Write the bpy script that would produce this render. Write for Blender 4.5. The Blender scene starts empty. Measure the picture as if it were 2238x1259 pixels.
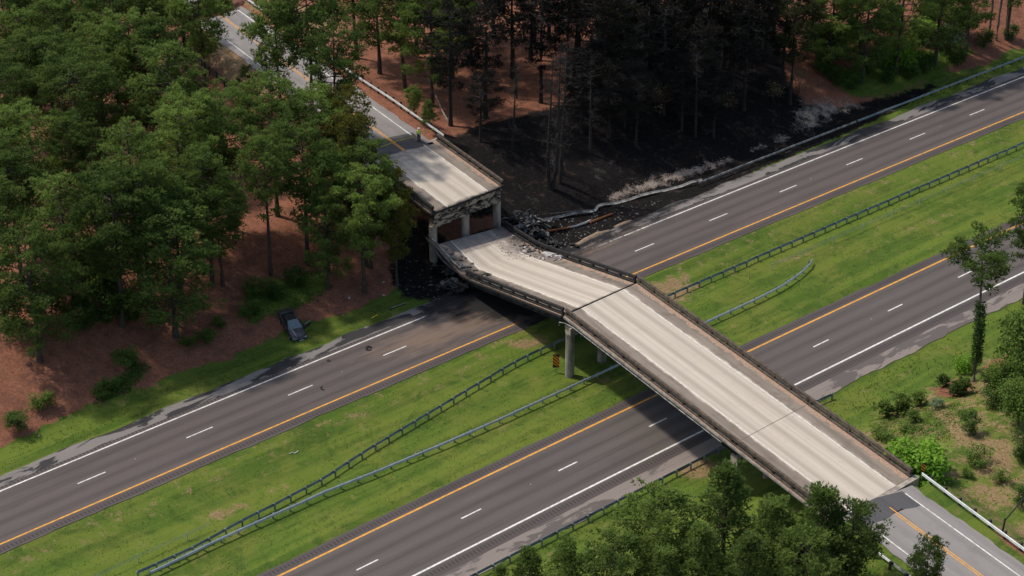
import bpy, math, random
import numpy as np
from mathutils import Matrix, Vector

SC = bpy.context.scene
COL = SC.collection

# ------------------------------------------------------------------ camera, sky, sun, exposure
cam_data = bpy.data.cameras.new('camera')
cam_data.sensor_width = 36.0
cam_data.lens = 70.0
cam_data.clip_start = 1.0
cam_data.clip_end = 5000.0
camera = bpy.data.objects.new('camera', cam_data)
COL.objects.link(camera)
camera.location = (0.0, 0.0, 107.017)
camera.rotation_euler = (math.radians(90.0) - 0.500263, 0.0, 0.0)
SC.camera = camera

SUN_DIR = Vector((0.62, -0.23, -1.0)).normalized()      # the way the light travels
SUN_ELEV = math.asin(-SUN_DIR.z)
SUN_AZ = math.atan2(-SUN_DIR.x, -SUN_DIR.y)             # clockwise from +Y
world = bpy.data.worlds.new('World')
SC.world = world
world.use_nodes = True
wn = world.node_tree
sky = wn.nodes.new('ShaderNodeTexSky')
sky.sky_type = 'NISHITA'
sky.sun_disc = False
sky.sun_elevation = SUN_ELEV
sky.sun_rotation = SUN_AZ
sky.air_density = 1.3
sky.dust_density = 2.5
wn.nodes['Background'].inputs['Strength'].default_value = 0.15
wn.links.new(sky.outputs[0], wn.nodes['Background'].inputs['Color'])
sun_data = bpy.data.lights.new('sun', 'SUN')
sun_data.energy = 3.5
sun_data.angle = math.radians(2.5)
sun_data.color = (1.0, 0.93, 0.82)
sun = bpy.data.objects.new('sun', sun_data)
COL.objects.link(sun)
sun.rotation_euler = SUN_DIR.to_track_quat('-Z', 'Y').to_euler()
sun.location = (0, 200, 150)
SC.view_settings.view_transform = 'Standard'
SC.view_settings.look = 'None'
SC.view_settings.exposure = 0.03
SC.view_settings.gamma = 1.0
SC.view_settings.use_curve_mapping = False

# ------------------------------------------------------------------ plan of the site (metres)
# --- terrain begin
# highway: s runs along it, n across it (n = 0 is the lane line of the far carriageway)
HO = np.array([-28.40993, 168.14448]); HTH = 0.712435; HR = -5723.8525
HT = np.array([math.cos(HTH), math.sin(HTH)]); HN = np.array([-HT[1], HT[0]])
def hw(s, n):
    s = np.asarray(s, float); n = np.asarray(n, float); a = s / HR
    return (HO + HN * HR) - (HR - n)[..., None] * (np.cos(a)[..., None] * HN - np.sin(a)[..., None] * HT)
def hwsn(p):
    d = np.asarray(p, float)[..., :2] - HO
    a = d @ HT; b = d @ HN
    rr = np.hypot(a, b - HR)
    return HR * np.arctan2(-a, -(HR - b)), HR + rr
# overpass: u runs along it towards the near abutment, v across it (v = 0 and 5.95 are its edge lines)
BO = np.array([11.94135, 182.22954]); BT = np.array([0.52437554, -0.85148711]); BN = np.array([-0.85148711, -0.52437554])
def br(u, v):
    u = np.asarray(u, float); v = np.asarray(v, float)
    return BO + u[..., None] * BT + v[..., None] * BN
def bruv(p):
    d = np.asarray(p, float)[..., :2] - BO
    return d @ BT, d @ BN
def sstep(a, b, x):
    t = np.clip((x - a) / (b - a), 0, 1)
    return t * t * (3 - 2 * t)
def wob(x, y, k, seed):
    r = np.random.RandomState(seed); o = 0
    for i in range(5):
        a = r.uniform(0, 6.283); f = k * r.uniform(0.6, 1.7); ph = r.uniform(0, 6.283)
        o = o + np.sin((x * math.cos(a) + y * math.sin(a)) * f + ph)
    return o / 5.0
def hgt(x, y):
    x = np.asarray(x, float); y = np.asarray(y, float)
    p = np.stack([x, y], -1)
    s, n = hwsn(p); u, v = bruv(p)
    z = np.full(x.shape, -0.05)
    z = z - 0.35 * sstep(5.6, 10.0, -n) * (1 - sstep(18.5, 22.6, -n))          # median swale
    north = -0.1 - 0.15 * np.exp(-((n - 9.6) / 1.2) ** 2) + 4.9 * (0.25 * sstep(10, 15, n) + 0.75 * sstep(12, 27, n))
    south = -0.05 + 4.9 * sstep(37.0, 57.0, -n)
    z = np.where(n > 6.6, -0.05 + (north + 0.05) * sstep(6.6, 8.5, n), z)
    z = np.where(n < -36.6, south, z)
    rough = 0.25 * wob(x, y, 0.25, 3) + 0.10 * wob(x, y, 0.9, 4)
    z = z + rough * (sstep(12, 20, n) + sstep(40, 50, -n)) + 0.04 * wob(x, y, 1.3, 5) * sstep(6, 9, -n) * (1 - sstep(20, 22, -n))
    c = np.abs(v - 2.98)
    fill = 6.93 - np.clip(c - 5.9, 0, None) / 1.9
    fill = fill - np.where(u > -42.9, 1.25 + 0.38 * (u + 42.9), 0) * (u < 0)
    fill = fill - np.where(u < 42.9, 1.25 + 0.38 * (42.9 - u), 0) * (u > 0)
    ok = (np.abs(u) > 27) & (n > 6.6) | (np.abs(u) > 27) & (n < -36.6)
    return np.where(ok, np.maximum(z, fill), z)
# --- terrain end
def hz(x, y):
    return float(hgt(np.array([x]), np.array([y]))[0])

# ------------------------------------------------------------------ node helper
class NT:
    def __init__(self, name, rough=0.9, spec=0.2):
        self.m = bpy.data.materials.new(name); self.m.use_nodes = True
        self.t = self.m.node_tree
        self.b = self.t.nodes['Principled BSDF']
        self.b.inputs['Roughness'].default_value = rough
        self.b.inputs['Specular IOR Level'].default_value = spec
    def n(self, t, **k):
        o = self.t.nodes.new(t)
        for a, v in k.items(): setattr(o, a, v)
        return o
    def put(self, sock, v):
        if isinstance(v, bpy.types.NodeSocket): self.t.links.new(v, sock)
        elif isinstance(v, (tuple, list)) and len(v) == 3 and sock.type == 'RGBA': sock.default_value = (*v, 1)
        else: sock.default_value = v
    def math(self, op, a, b=0.0, c=None, clamp=False):
        o = self.n('ShaderNodeMath', operation=op); o.use_clamp = clamp
        self.put(o.inputs[0], a); self.put(o.inputs[1], b)
        if c is not None: self.put(o.inputs[2], c)
        return o.outputs[0]
    def mix(self, f, a, b, mode='MIX'):
        o = self.n('ShaderNodeMix', data_type='RGBA', blend_type=mode)
        self.put(o.inputs['Factor'], f); self.put(o.inputs['A'], a) if False else self.put(o.inputs[6], a); self.put(o.inputs[7], b)
        return o.outputs[2]
    def pos(self): return self.n('ShaderNodeNewGeometry').outputs['Position']
    def obj(self): return self.n('ShaderNodeTexCoord').outputs['Object']
    def uv(self): return self.n('ShaderNodeTexCoord').outputs['UV']
    def scale(self, v, s):
        o = self.n('ShaderNodeMapping'); self.put(o.inputs['Vector'], v); o.inputs['Scale'].default_value = s
        return o.outputs[0]
    def noise(self, v, sc, det=3.0, rough=0.55, dist=0.0):
        o = self.n('ShaderNodeTexNoise'); self.put(o.inputs['Vector'], v)
        o.inputs['Scale'].default_value = sc; o.inputs['Detail'].default_value = det
        o.inputs['Roughness'].default_value = rough; o.inputs['Distortion'].default_value = dist
        return o.outputs['Fac']
    def vor(self, v, sc, feat='F1'):
        o = self.n('ShaderNodeTexVoronoi', feature=feat); self.put(o.inputs['Vector'], v); o.inputs['Scale'].default_value = sc
        return o.outputs['Distance']
    def ss(self, x, a, b):
        o = self.n('ShaderNodeMapRange', interpolation_type='SMOOTHSTEP'); self.put(o.inputs[0], x)
        o.inputs[1].default_value = a; o.inputs[2].default_value = b
        return o.outputs[0]
    def attr(self, nm): return self.n('ShaderNodeAttribute', attribute_name=nm).outputs['Fac']
    def rnd(self): return self.n('ShaderNodeObjectInfo').outputs['Random']
    def xyz(self, v):
        o = self.n('ShaderNodeSeparateXYZ'); self.put(o.inputs[0], v); return o.outputs
    def col(self, v): self.put(self.b.inputs['Base Color'], v)
    def bump(self, h, dist=0.05, st=1.0):
        o = self.n('ShaderNodeBump'); self.put(o.inputs['Height'], h)
        o.inputs['Distance'].default_value = dist; o.inputs['Strength'].default_value = st
        self.put(self.b.inputs['Normal'], o.outputs[0])
M = {}
def simple(key, c1, c2=None, sc=6.0, rough=0.85, metal=0.0, spec=0.3, bump=0.0, rnd=0.0):
    k = NT(key, rough, spec); c2 = c2 or tuple(x * 0.6 for x in c1)
    f = k.ss(k.noise(k.pos(), sc, 4, 0.6), 0.3, 0.7)
    c = k.mix(f, c1, c2)
    if rnd:
        c = k.mix(k.math('MULTIPLY', k.rnd(), rnd), c, (0.02, 0.02, 0.02))
    k.col(c); k.b.inputs['Metallic'].default_value = metal
    if bump: k.bump(k.noise(k.pos(), sc * 2.5, 4), bump)
    M[key] = k.m
    return k

# ---- ground
k = NT('ground', 0.95, 0.1)
p = k.pos()
big = k.noise(p, 0.13, 4); mid = k.noise(p, 0.7, 5, 0.6); fine = k.noise(p, 4.0, 5, 0.65); vf = k.noise(p, 14.0, 3, 0.6)
def edge(nm, a=0.38, b=0.62, amp=0.9):
    x = k.math('ADD', k.attr(nm), k.math('MULTIPLY', k.math('SUBTRACT', mid, 0.5), amp))
    x = k.math('ADD', x, k.math('MULTIPLY', k.math('SUBTRACT', fine, 0.5), 0.45))
    return k.ss(x, a, b)
straw = k.mix(k.ss(fine, 0.3, 0.72), (0.155, 0.057, 0.033), (0.265, 0.118, 0.074))
straw = k.mix(k.ss(mid, 0.42, 0.72), straw, (0.12, 0.055, 0.036))
straw = k.mix(k.ss(vf, 0.62, 0.72), straw, (0.36, 0.23, 0.16))
gr = k.mix(k.ss(fine, 0.25, 0.75), (0.050, 0.090, 0.013), (0.084, 0.130, 0.020))
gr = k.mix(k.ss(big, 0.42, 0.60), gr, (0.108, 0.128, 0.024))
sw = k.noise(k.scale(p, (1, 1, 1)), 0.28, 5, 0.7, 1.2)
gr = k.mix(k.math('MULTIPLY', k.ss(sw, 0.48, 0.62), 0.85), gr, (0.042, 0.074, 0.013))
gr = k.mix(k.math('MULTIPLY', k.ss(k.noise(p, 0.45, 6, 0.7), 0.57, 0.68), 0.8), gr, (0.185, 0.150, 0.060))
gr = k.mix(k.ss(mid, 0.50, 0.78), gr, (0.060, 0.105, 0.012))
gr = k.mix(k.math('MULTIPLY', k.ss(vf, 0.55, 0.75), 0.3), gr, (0.16, 0.18, 0.05))
rot = k.n('ShaderNodeMapping'); k.put(rot.inputs['Vector'], p); rot.inputs['Rotation'].default_value = (0, 0, -0.7124)
mow = k.noise(k.scale(rot.outputs[0], (0.035, 0.75, 1)), 1.0, 4, 0.6)
gr = k.mix(k.math('MULTIPLY', k.ss(mow, 0.44, 0.62), 0.65), gr, (0.112, 0.150, 0.022))
gr = k.mix(k.math('MULTIPLY', k.ss(k.math('SUBTRACT', 1.0, mow), 0.50, 0.66), 0.6), gr, (0.050, 0.088, 0.012))
dry = k.mix(k.ss(fine, 0.3, 0.7), (0.16, 0.105, 0.05), (0.26, 0.18, 0.10))
burn = k.mix(k.ss(fine, 0.45, 0.85), (0.006, 0.005, 0.005), (0.030, 0.025, 0.024))
burn = k.mix(k.math('MULTIPLY', k.ss(k.noise(p, 0.5, 6, 0.72, 0.8), 0.55, 0.78), 0.8), burn, (0.085, 0.075, 0.070))
burn = k.mix(k.math('MULTIPLY', k.ss(mid, 0.56, 0.75), 0.7), burn, (0.055, 0.030, 0.022))
ash = k.mix(k.ss(vf, 0.36, 0.60), (0.08, 0.062, 0.052), (0.43, 0.345, 0.285))
ash = k.mix(k.math('MULTIPLY', k.ss(k.noise(k.scale(p, (1, 0.35, 1)), 1.6, 6, 0.75), 0.50, 0.66), 0.7), ash, (0.03, 0.025, 0.023))
c = k.mix(edge('grass'), straw, gr)
c = k.mix(edge('dry'), c, dry)
c = k.mix(edge('pine_straw'), c, straw)
c = k.mix(edge('burn', 0.42, 0.66), c, burn)
c = k.mix(edge('ash', 0.4, 0.7), c, ash)
k.col(c)
k.bump(k.math('ADD', k.math('MULTIPLY', fine, 0.6), k.math('MULTIPLY', vf, 0.4)), 0.10)
M['ground'] = k.m

# ---- asphalt: uv = (along, across) in metres
def asphalt(key, a, b, track, period, phase, patch=None, tint=None):
    k = NT(key, 0.85, 0.25); uv = k.uv(); U, V, _ = k.xyz(uv)
    st = k.noise(k.scale(uv, (0.05, 1.6, 1)), 1.0, 4, 0.6)
    gr = k.noise(k.pos(), 9.0, 4, 0.7); pb = k.noise(uv, 0.35, 4, 0.6)
    c = k.mix(k.ss(gr, 0.25, 0.75), a, b)
    w = k.math('MULTIPLY_ADD', k.math('COSINE', k.math('MULTIPLY', k.math('SUBTRACT', V, phase), 6.2832 / period)), 0.5, 0.5)
    w = k.math('MULTIPLY', k.math('POWER', w, 1.6), k.ss(st, 0.25, 0.6))
    c = k.mix(k.math('MULTIPLY', w, track), c, tuple(x * 0.5 for x in a))
    c = k.mix(k.math('MULTIPLY', k.ss(st, 0.5, 0.75), 0.35), c, tuple(x * 1.25 for x in b))
    seam = k.math('ABSOLUTE', k.math('SUBTRACT', k.math('FRACT', k.math('DIVIDE', k.math('ADD', V, 40.15), 3.7)), 0.5))
    c = k.mix(k.math('MULTIPLY', k.math('MULTIPLY', k.ss(seam, 0.016, 0.006), k.ss(k.noise(k.scale(uv, (0.12, 0.2, 1)), 1.0, 3), 0.45, 0.58)), 0.45), c, (0.035, 0.03, 0.03))
    c = k.mix(k.math('MULTIPLY', k.ss(k.noise(k.scale(uv, (0.05, 0.16, 1)), 1.0, 4, 0.6), 0.52, 0.68), 0.35), c, tuple(x * 0.62 for x in a))
    if patch:
        n2 = k.noise(k.scale(uv, (0.14, 0.45, 1)), 1.0, 5, 0.62, 0.6)
        c = k.mix(k.ss(n2, 0.485, 0.525), c, patch)
    if tint:
        c = k.mix(k.math('MULTIPLY', k.ss(pb, 0.52, 0.7), 0.45), c, tint)
    x = k.math('ADD', k.attr('burn'), k.math('MULTIPLY', k.math('SUBTRACT', k.noise(k.pos(), 0.55, 5, 0.65), 0.5), 1.3))
    c = k.mix(k.ss(x, 0.35, 0.85), c, (0.012, 0.011, 0.012))
    x = k.math('ADD', k.attr('ash'), k.math('MULTIPLY', k.math('SUBTRACT', k.noise(k.scale(uv, (0.22, 1.1, 1)), 1.0, 6, 0.7), 0.5), 1.9))
    c = k.mix(k.math('MULTIPLY', k.ss(x, 0.30, 0.95), 0.72), c, (0.180, 0.122, 0.088))
    k.col(c); k.bump(gr, 0.02, 0.5); M[key] = k.m
asphalt('asphalt_far', (0.080, 0.065, 0.060), (0.108, 0.089, 0.083), 0.60, 1.85, 0.9)
asphalt('asphalt_near', (0.080, 0.067, 0.062), (0.108, 0.092, 0.086), 0.60, 1.90, -29.2)
asphalt('shoulder_far', (0.15, 0.135, 0.125), (0.20, 0.18, 0.168), 0.0, 9, 0, patch=(0.032, 0.030, 0.031))
asphalt('shoulder_near', (0.17, 0.14, 0.125), (0.22, 0.185, 0.165), 0.0, 9, 0, patch=(0.10, 0.085, 0.078))
asphalt('shoulder_dark', (0.062, 0.050, 0.048), (0.084, 0.068, 0.065), 0.0, 9, 0)
asphalt('asphalt_old', (0.19, 0.172, 0.165), (0.245, 0.225, 0.215), 0.25, 1.6, 0.7, tint=(0.15, 0.135, 0.13))
asphalt('asphalt_patch', (0.062, 0.059, 0.060), (0.088, 0.085, 0.087), 0.2, 2.0, 0.7)
for key, c, wear in (('paint_white', (0.66, 0.64, 0.60), (0.36, 0.33, 0.30)), ('paint_yellow', (0.66, 0.30, 0.035), (0.34, 0.17, 0.05))):
    k = NT(key, 0.7, 0.3); f = k.noise(k.pos(), 2.2, 5, 0.7)
    cc = k.mix(k.ss(f, 0.40, 0.72), c, wear)
    cc = k.mix(k.ss(k.math('ADD', k.attr('burn'), k.math('MULTIPLY', k.math('SUBTRACT', f, 0.5), 1.2)), 0.2, 0.7), cc, (0.02, 0.018, 0.018))
    k.col(cc); M[key] = k.m
simple('groove_shade', (0.034, 0.027, 0.027), (0.046, 0.037, 0.036))  # dark tone paints the shade of recessed grooves onto flat patches
simple('paint_deck', (0.70, 0.66, 0.60), (0.46, 0.41, 0.35), 2.0, 0.8)
simple('joint_seal', (0.16, 0.14, 0.12), (0.10, 0.09, 0.08), 3.0)

# ---- concrete deck: uv = (along, across)
k = NT('deck', 0.85, 0.25); uv = k.uv(); U, V, _ = k.xyz(uv); p = k.pos()
gr = k.noise(p, 7.0, 5, 0.7); mott = k.noise(p, 0.6, 5, 0.62); st = k.noise(k.scale(uv, (0.10, 1.3, 1)), 1.0, 5, 0.62)
fl = k.noise(k.scale(uv, (0.03, 2.2, 1)), 1.0, 5, 0.65)
lane = k.mix(k.ss(fl, 0.3, 0.7), (0.385, 0.332, 0.272), (0.49, 0.434, 0.362))
lane = k.mix(k.math('MULTIPLY', k.ss(mott, 0.5, 0.72), 0.25), lane, (0.36, 0.30, 0.24))
lane = k.mix(k.math('MULTIPLY', k.ss(k.noise(p, 2.6, 6, 0.7), 0.60, 0.70), 0.55), lane, (0.22, 0.188, 0.155))
lane = k.mix(k.math('MULTIPLY', k.ss(gr, 0.4, 0.75), 0.35), lane, (0.40, 0.35, 0.30))
w = k.math('MULTIPLY_ADD', k.math('COSINE', k.math('MULTIPLY', k.math('SUBTRACT', V, 1.05), 6.2832 / 1.95)), 0.5, 0.5)
lane = k.mix(k.math('MULTIPLY', k.math('MULTIPLY', k.math('POWER', w, 3.0), k.ss(fl, 0.20, 0.55)), 0.5), lane, (0.22, 0.185, 0.155))
side = k.mix(k.ss(st, 0.3, 0.7), (0.150, 0.122, 0.098), (0.235, 0.195, 0.160))
side = k.mix(k.math('MULTIPLY', k.ss(mott, 0.5, 0.75), 0.6), side, (0.115, 0.090, 0.072))
off = k.math('ABSOLUTE', k.math('SUBTRACT', V, 2.98))
off2 = k.math('ADD', off, k.math('MULTIPLY', k.math('SUBTRACT', mott, 0.5), 0.9))
c = k.mix(k.ss(off2, 2.9, 3.25), lane, side)
x = k.math('ADD', off, k.math('MULTIPLY', k.math('SUBTRACT', k.noise(uv, 0.9, 5, 0.65), 0.5), 1.9))
x = k.math('ADD', x, k.math('MULTIPLY', k.ss(V, 1.0, -0.5), 0.45))
c = k.mix(k.ss(x, 4.72, 4.95), c, k.mix(k.ss(gr, 0.35, 0.65), (0.20, 0.12, 0.085), (0.42, 0.30, 0.22)))
x = k.math('ADD', k.attr('burn'), k.math('MULTIPLY', k.math('SUBTRACT', k.noise(p, 0.8, 5, 0.65), 0.5), 1.1))
c = k.mix(k.ss(x, 0.3, 0.95), c, (0.022, 0.019, 0.019))
x = k.math('ADD', k.attr('ash'), k.math('MULTIPLY', k.math('SUBTRACT', k.noise(p, 1.5, 5, 0.65), 0.5), 1.1))
c = k.mix(k.math('MULTIPLY', k.ss(x, 0.3, 0.9), 0.85), c, (0.19, 0.155, 0.14))
k.col(c); k.bump(gr, 0.015, 0.5); M['deck'] = k.m

simple('concrete', (0.36, 0.31, 0.255), (0.20, 0.17, 0.14), 1.6, bump=0.02)
simple('concrete_weathered', (0.115, 0.085, 0.062), (0.045, 0.036, 0.030), 2.2, bump=0.02)
simple('concrete_ledge', (0.22, 0.21, 0.19), (0.10, 0.095, 0.09), 1.5)
simple('char', (0.010, 0.010, 0.011), (0.030, 0.027, 0.024), 2.5, bump=0.02)
k = NT('concrete_spalled', 0.9, 0.2); p = k.pos(); f = k.noise(k.scale(p, (1, 1, 2.2)), 0.9, 6, 0.7, 0.5)
cc = k.mix(k.ss(f, 0.42, 0.55), (0.030, 0.027, 0.026), (0.34, 0.28, 0.215))
cc = k.mix(k.ss(k.noise(p, 3.5, 5, 0.7), 0.52, 0.68), cc, (0.05, 0.045, 0.042)); k.col(cc); k.bump(f, 0.15); M['concrete_spalled'] = k.m
k = NT('concrete_column', 0.9, 0.2); p = k.pos(); f = k.noise(k.scale(p, (1, 1, 0.35)), 1.2, 5, 0.65)
cc = k.mix(k.ss(f, 0.35, 0.7), (0.34, 0.30, 0.245), (0.14, 0.122, 0.105)); k.col(cc); k.bump(f, 0.03); M['concrete_column'] = k.m
simple('steel_dark', (0.030, 0.032, 0.030), (0.016, 0.016, 0.016), 2.0, 0.7)
simple('steel_burnt', (0.085, 0.085, 0.085), (0.02, 0.02, 0.02), 1.1, 0.75)
simple('zinc', (0.50, 0.52, 0.52), (0.36, 0.38, 0.39), 1.4, 0.45, 0.25, 0.5)
simple('zinc_dull', (0.22, 0.26, 0.265), (0.14, 0.17, 0.175), 1.2, 0.5, 0.2, 0.5)
simple('zinc_burnt', (0.34, 0.32, 0.29), (0.10, 0.095, 0.09), 1.6, 0.8)
simple('wood_post', (0.055, 0.045, 0.038), (0.028, 0.024, 0.022), 4.0)
simple('fence_black', (0.012, 0.012, 0.013), (0.02, 0.02, 0.02), 4.0, 0.6)
simple('rubble', (0.30, 0.27, 0.245), (0.085, 0.075, 0.07), 2.0, rnd=0.9)
simple('scrap', (0.17, 0.165, 0.16), (0.022, 0.020, 0.020), 2.3, 0.7, 0.2)
simple('scrap_dark', (0.05, 0.047, 0.045), (0.014, 0.013, 0.013), 1.7, 0.8)
simple('rust_orange', (0.42, 0.15, 0.045), (0.24, 0.085, 0.035), 2.4)
simple('white_ash', (0.50, 0.47, 0.45), (0.30, 0.27, 0.26), 3.0)
simple('stone_tan', (0.36, 0.25, 0.19), (0.16, 0.11, 0.085), 2.0)
simple('litter_white', (0.75, 0.74, 0.72), (0.6, 0.58, 0.56), 8.0)
simple('sand', (0.27, 0.19, 0.125), (0.17, 0.115, 0.08), 2.5, bump=0.06)
simple('dirt_pile', (0.23, 0.095, 0.055), (0.13, 0.055, 0.035), 1.5, bump=0.12)
simple('rubber', (0.015, 0.015, 0.016), (0.025, 0.024, 0.023), 6.0, 0.8)
simple('marker_orange', (0.80, 0.27, 0.02), (0.70, 0.22, 0.02), 8.0, 0.5)
simple('marker_amber', (0.80, 0.36, 0.02), (0.7, 0.28, 0.02), 8.0, 0.5)
simple('marker_black', (0.012, 0.012, 0.012), (0.02, 0.02, 0.02), 8.0, 0.5)
simple('tape_yellow', (0.75, 0.58, 0.05), (0.62, 0.45, 0.03), 5.0, 0.5)

# ---- vegetation
def leafmat(key, c1, c2, trans, tip=None, rndamt=0.35, alt=None, spec=0.15, vary=0.25):
    k = NT(key, 0.7, spec)
    f = k.noise(k.obj(), 0.9, 3, 0.6)
    c = k.mix(k.ss(f, 0.3, 0.7), c1, c2)
    if alt: c = k.mix(k.math('MULTIPLY', k.rnd(), rndamt), c, alt)
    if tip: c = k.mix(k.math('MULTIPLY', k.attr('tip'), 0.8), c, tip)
    val = k.n('ShaderNodeHueSaturation'); k.put(val.inputs['Color'], c); k.put(val.inputs['Value'], k.math('MULTIPLY_ADD', k.rnd(), vary, 1.0 - vary * 0.5)); c = val.outputs[0]
    k.col(c)
    if trans:
        t = k.n('ShaderNodeBsdfTranslucent'); k.put(t.inputs['Color'], c)
        mx = k.n('ShaderNodeMixShader'); mx.inputs[0].default_value = trans
        k.t.links.new(k.b.outputs[0], mx.inputs[1]); k.t.links.new(t.outputs[0], mx.inputs[2])
        k.t.links.new(mx.outputs[0], k.t.nodes['Material Output'].inputs['Surface'])
    M[key] = k.m
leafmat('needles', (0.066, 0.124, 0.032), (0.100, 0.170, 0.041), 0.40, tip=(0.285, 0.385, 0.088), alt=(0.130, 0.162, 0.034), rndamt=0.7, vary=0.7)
leafmat('needles_yellow', (0.075, 0.105, 0.020), (0.12, 0.13, 0.025), 0.30, tip=(0.20, 0.18, 0.03), alt=(0.14, 0.10, 0.03))
leafmat('needles_scorched', (0.011, 0.011, 0.011), (0.022, 0.021, 0.018), 0.08, alt=(0.040, 0.032, 0.020))
leafmat('needles_singed', (0.022, 0.038, 0.013), (0.045, 0.052, 0.020), 0.2, tip=(0.09, 0.10, 0.03), alt=(0.05, 0.035, 0.018))
leafmat('leaf', (0.062, 0.122, 0.018), (0.100, 0.165, 0.030), 0.4, tip=(0.17, 0.25, 0.05), alt=(0.12, 0.15, 0.03))
leafmat('leaf_bright', (0.12, 0.25, 0.02), (0.18, 0.33, 0.035), 0.45, tip=(0.26, 0.42, 0.06))
leafmat('leaf_pale', (0.09, 0.15, 0.075), (0.15, 0.21, 0.11), 0.3, tip=(0.25, 0.30, 0.17))
leafmat('leaf_dark', (0.036, 0.074, 0.015), (0.062, 0.110, 0.022), 0.36, tip=(0.10, 0.16, 0.03))
leafmat('leaf_dead', (0.20, 0.145, 0.075), (0.11, 0.065, 0.035), 0.25, tip=(0.34, 0.30, 0.16))
leafmat('grass_blade', (0.052, 0.092, 0.013), (0.086, 0.130, 0.020), 0.4, tip=(0.11, 0.150, 0.03))
simple('bark', (0.085, 0.062, 0.048), (0.040, 0.030, 0.025), 3.0)
simple('bark_pale', (0.16, 0.135, 0.11), (0.08, 0.065, 0.055), 2.0)
simple('bark_burnt', (0.016, 0.014, 0.013), (0.036, 0.031, 0.028), 1.3)
simple('bark_dead', (0.30, 0.27, 0.24), (0.12, 0.10, 0.09), 1.5)

# ------------------------------------------------------------------ mesh helpers
class MB:
    """collects simple solids into one mesh"""
    def __init__(self): self.v = []; self.f = []
    def add(self, vs, fs):
        o = len(self.v); self.v += [tuple(map(float, x)) for x in vs]; self.f += [tuple(o + i for i in q) for q in fs]; return self
    def box(self, c, size, rz=0.0, top=1.0, tilt=None):
        sx, sy, sz = size[0] / 2, size[1] / 2, size[2] / 2
        vs = [(x * sx * (top if z > 0 else 1), y * sy * (top if z > 0 else 1), z * sz) for z in (-1, 1) for x, y in ((-1, -1), (1, -1), (1, 1), (-1, 1))]
        R = Matrix.Rotation(rz, 3, 'Z')
        if tilt is not None: R = tilt
        vs = [R @ Vector(v) + Vector(c) for v in vs]
        return self.add(vs, [(3, 2, 1, 0), (4, 5, 6, 7), (0, 1, 5, 4), (1, 2, 6, 5), (2, 3, 7, 6), (3, 0, 4, 7)])
    def tube(self, pts, rad, n=6, caps=True):
        pts = [Vector(p) for p in pts]
        if not hasattr(rad, '__len__'): rad = [rad] * len(pts)
        vs = []; fs = []
        for i, p in enumerate(pts):
            d = (pts[min(i + 1, len(pts) - 1)] - pts[max(i - 1, 0)]).normalized()
            a = d.cross(Vector((0, 0, 1)))
            if a.length < 1e-3: a = Vector((1, 0, 0))
            a.normalize(); b = d.cross(a)
            for j in range(n):
                t = 2 * math.pi * j / n
                vs.append(p + (a * math.cos(t) + b * math.sin(t)) * rad[i])
        for i in range(len(pts) - 1):
            for j in range(n):
                fs.append((i * n + j, i * n + (j + 1) % n, (i + 1) * n + (j + 1) % n, (i + 1) * n + j))
        if caps:
            fs.append(tuple(range(n))); fs.append(tuple(range((len(pts) - 1) * n + n - 1, (len(pts) - 1) * n - 1, -1)))
        return self.add(vs, fs)
    def sweep(self, rings, closed=True, caps=True):
        n = len(rings[0]); vs = [p for r in rings for p in r]; fs = []
        for i in range(len(rings) - 1):
            for j in range(n if closed else n - 1):
                fs.append((i * n + j, i * n + (j + 1) % n, (i + 1) * n + (j + 1) % n, (i + 1) * n + j))
        if caps and closed:
            fs.append(tuple(range(n))[::-1]); fs.append(tuple(range((len(rings) - 1) * n, len(rings) * n)))
        return self.add(vs, fs)
    def mesh(self, name):
        me = bpy.data.meshes.new(name); me.from_pydata(self.v, [], self.f); me.update(); return me

def tag(o, label=None, cat=None, group=None, kind=None):
    if label: o['label'] = label
    if cat: o['category'] = cat
    if group: o['group'] = group
    if kind: o['kind'] = kind
    return o
def root(name, loc, label, cat, group=None, rz=0.0):
    o = bpy.data.objects.new(name, None); COL.objects.link(o)
    o.location = loc; o.rotation_euler = (0, 0, rz); o.empty_display_size = 0.3
    return tag(o, label, cat, group)
def place(name, me, mat, parent=None, loc=None, rot=None, world_coords=True, smooth=False, scale=None):
    """link a mesh; with a parent, coordinates stay those of the site unless world_coords is off"""
    if mat is not None and len(me.materials) == 0: me.materials.append(M[mat])
    if smooth:
        for q in me.polygons: q.use_smooth = True
    o = bpy.data.objects.new(name, me); COL.objects.link(o)
    if parent is not None:
        o.parent = parent
        if world_coords:
            top = parent; off = Vector((0, 0, 0)); mtx = Matrix.Identity(4)
            chain = []
            while top is not None: chain.append(top); top = top.parent
            for q in reversed(chain):
                mtx = mtx @ q.matrix_parent_inverse @ Matrix.LocRotScale(q.location, q.rotation_euler, q.scale)
            o.matrix_parent_inverse = mtx.inverted()
    if loc is not None: o.location = loc
    if rot is not None: o.rotation_euler = rot
    if scale is not None: o.scale = scale
    return o
def gridmesh(name, X, Y, Z, uv=None, attrs=None):
    """a sheet from 2-D arrays"""
    nu, nv = X.shape
    co = np.stack([X, Y, Z], -1).reshape(-1, 3)
    i = np.arange(nu * nv).reshape(nu, nv)
    q = np.stack([i[:-1, :-1], i[1:, :-1], i[1:, 1:], i[:-1, 1:]], -1).reshape(-1, 4)
    a = co[q[0]]
    if np.cross(a[1] - a[0], a[2] - a[0])[2] < 0: q = q[:, ::-1]
    return rawmesh(name, co, q, uv, attrs)
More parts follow.
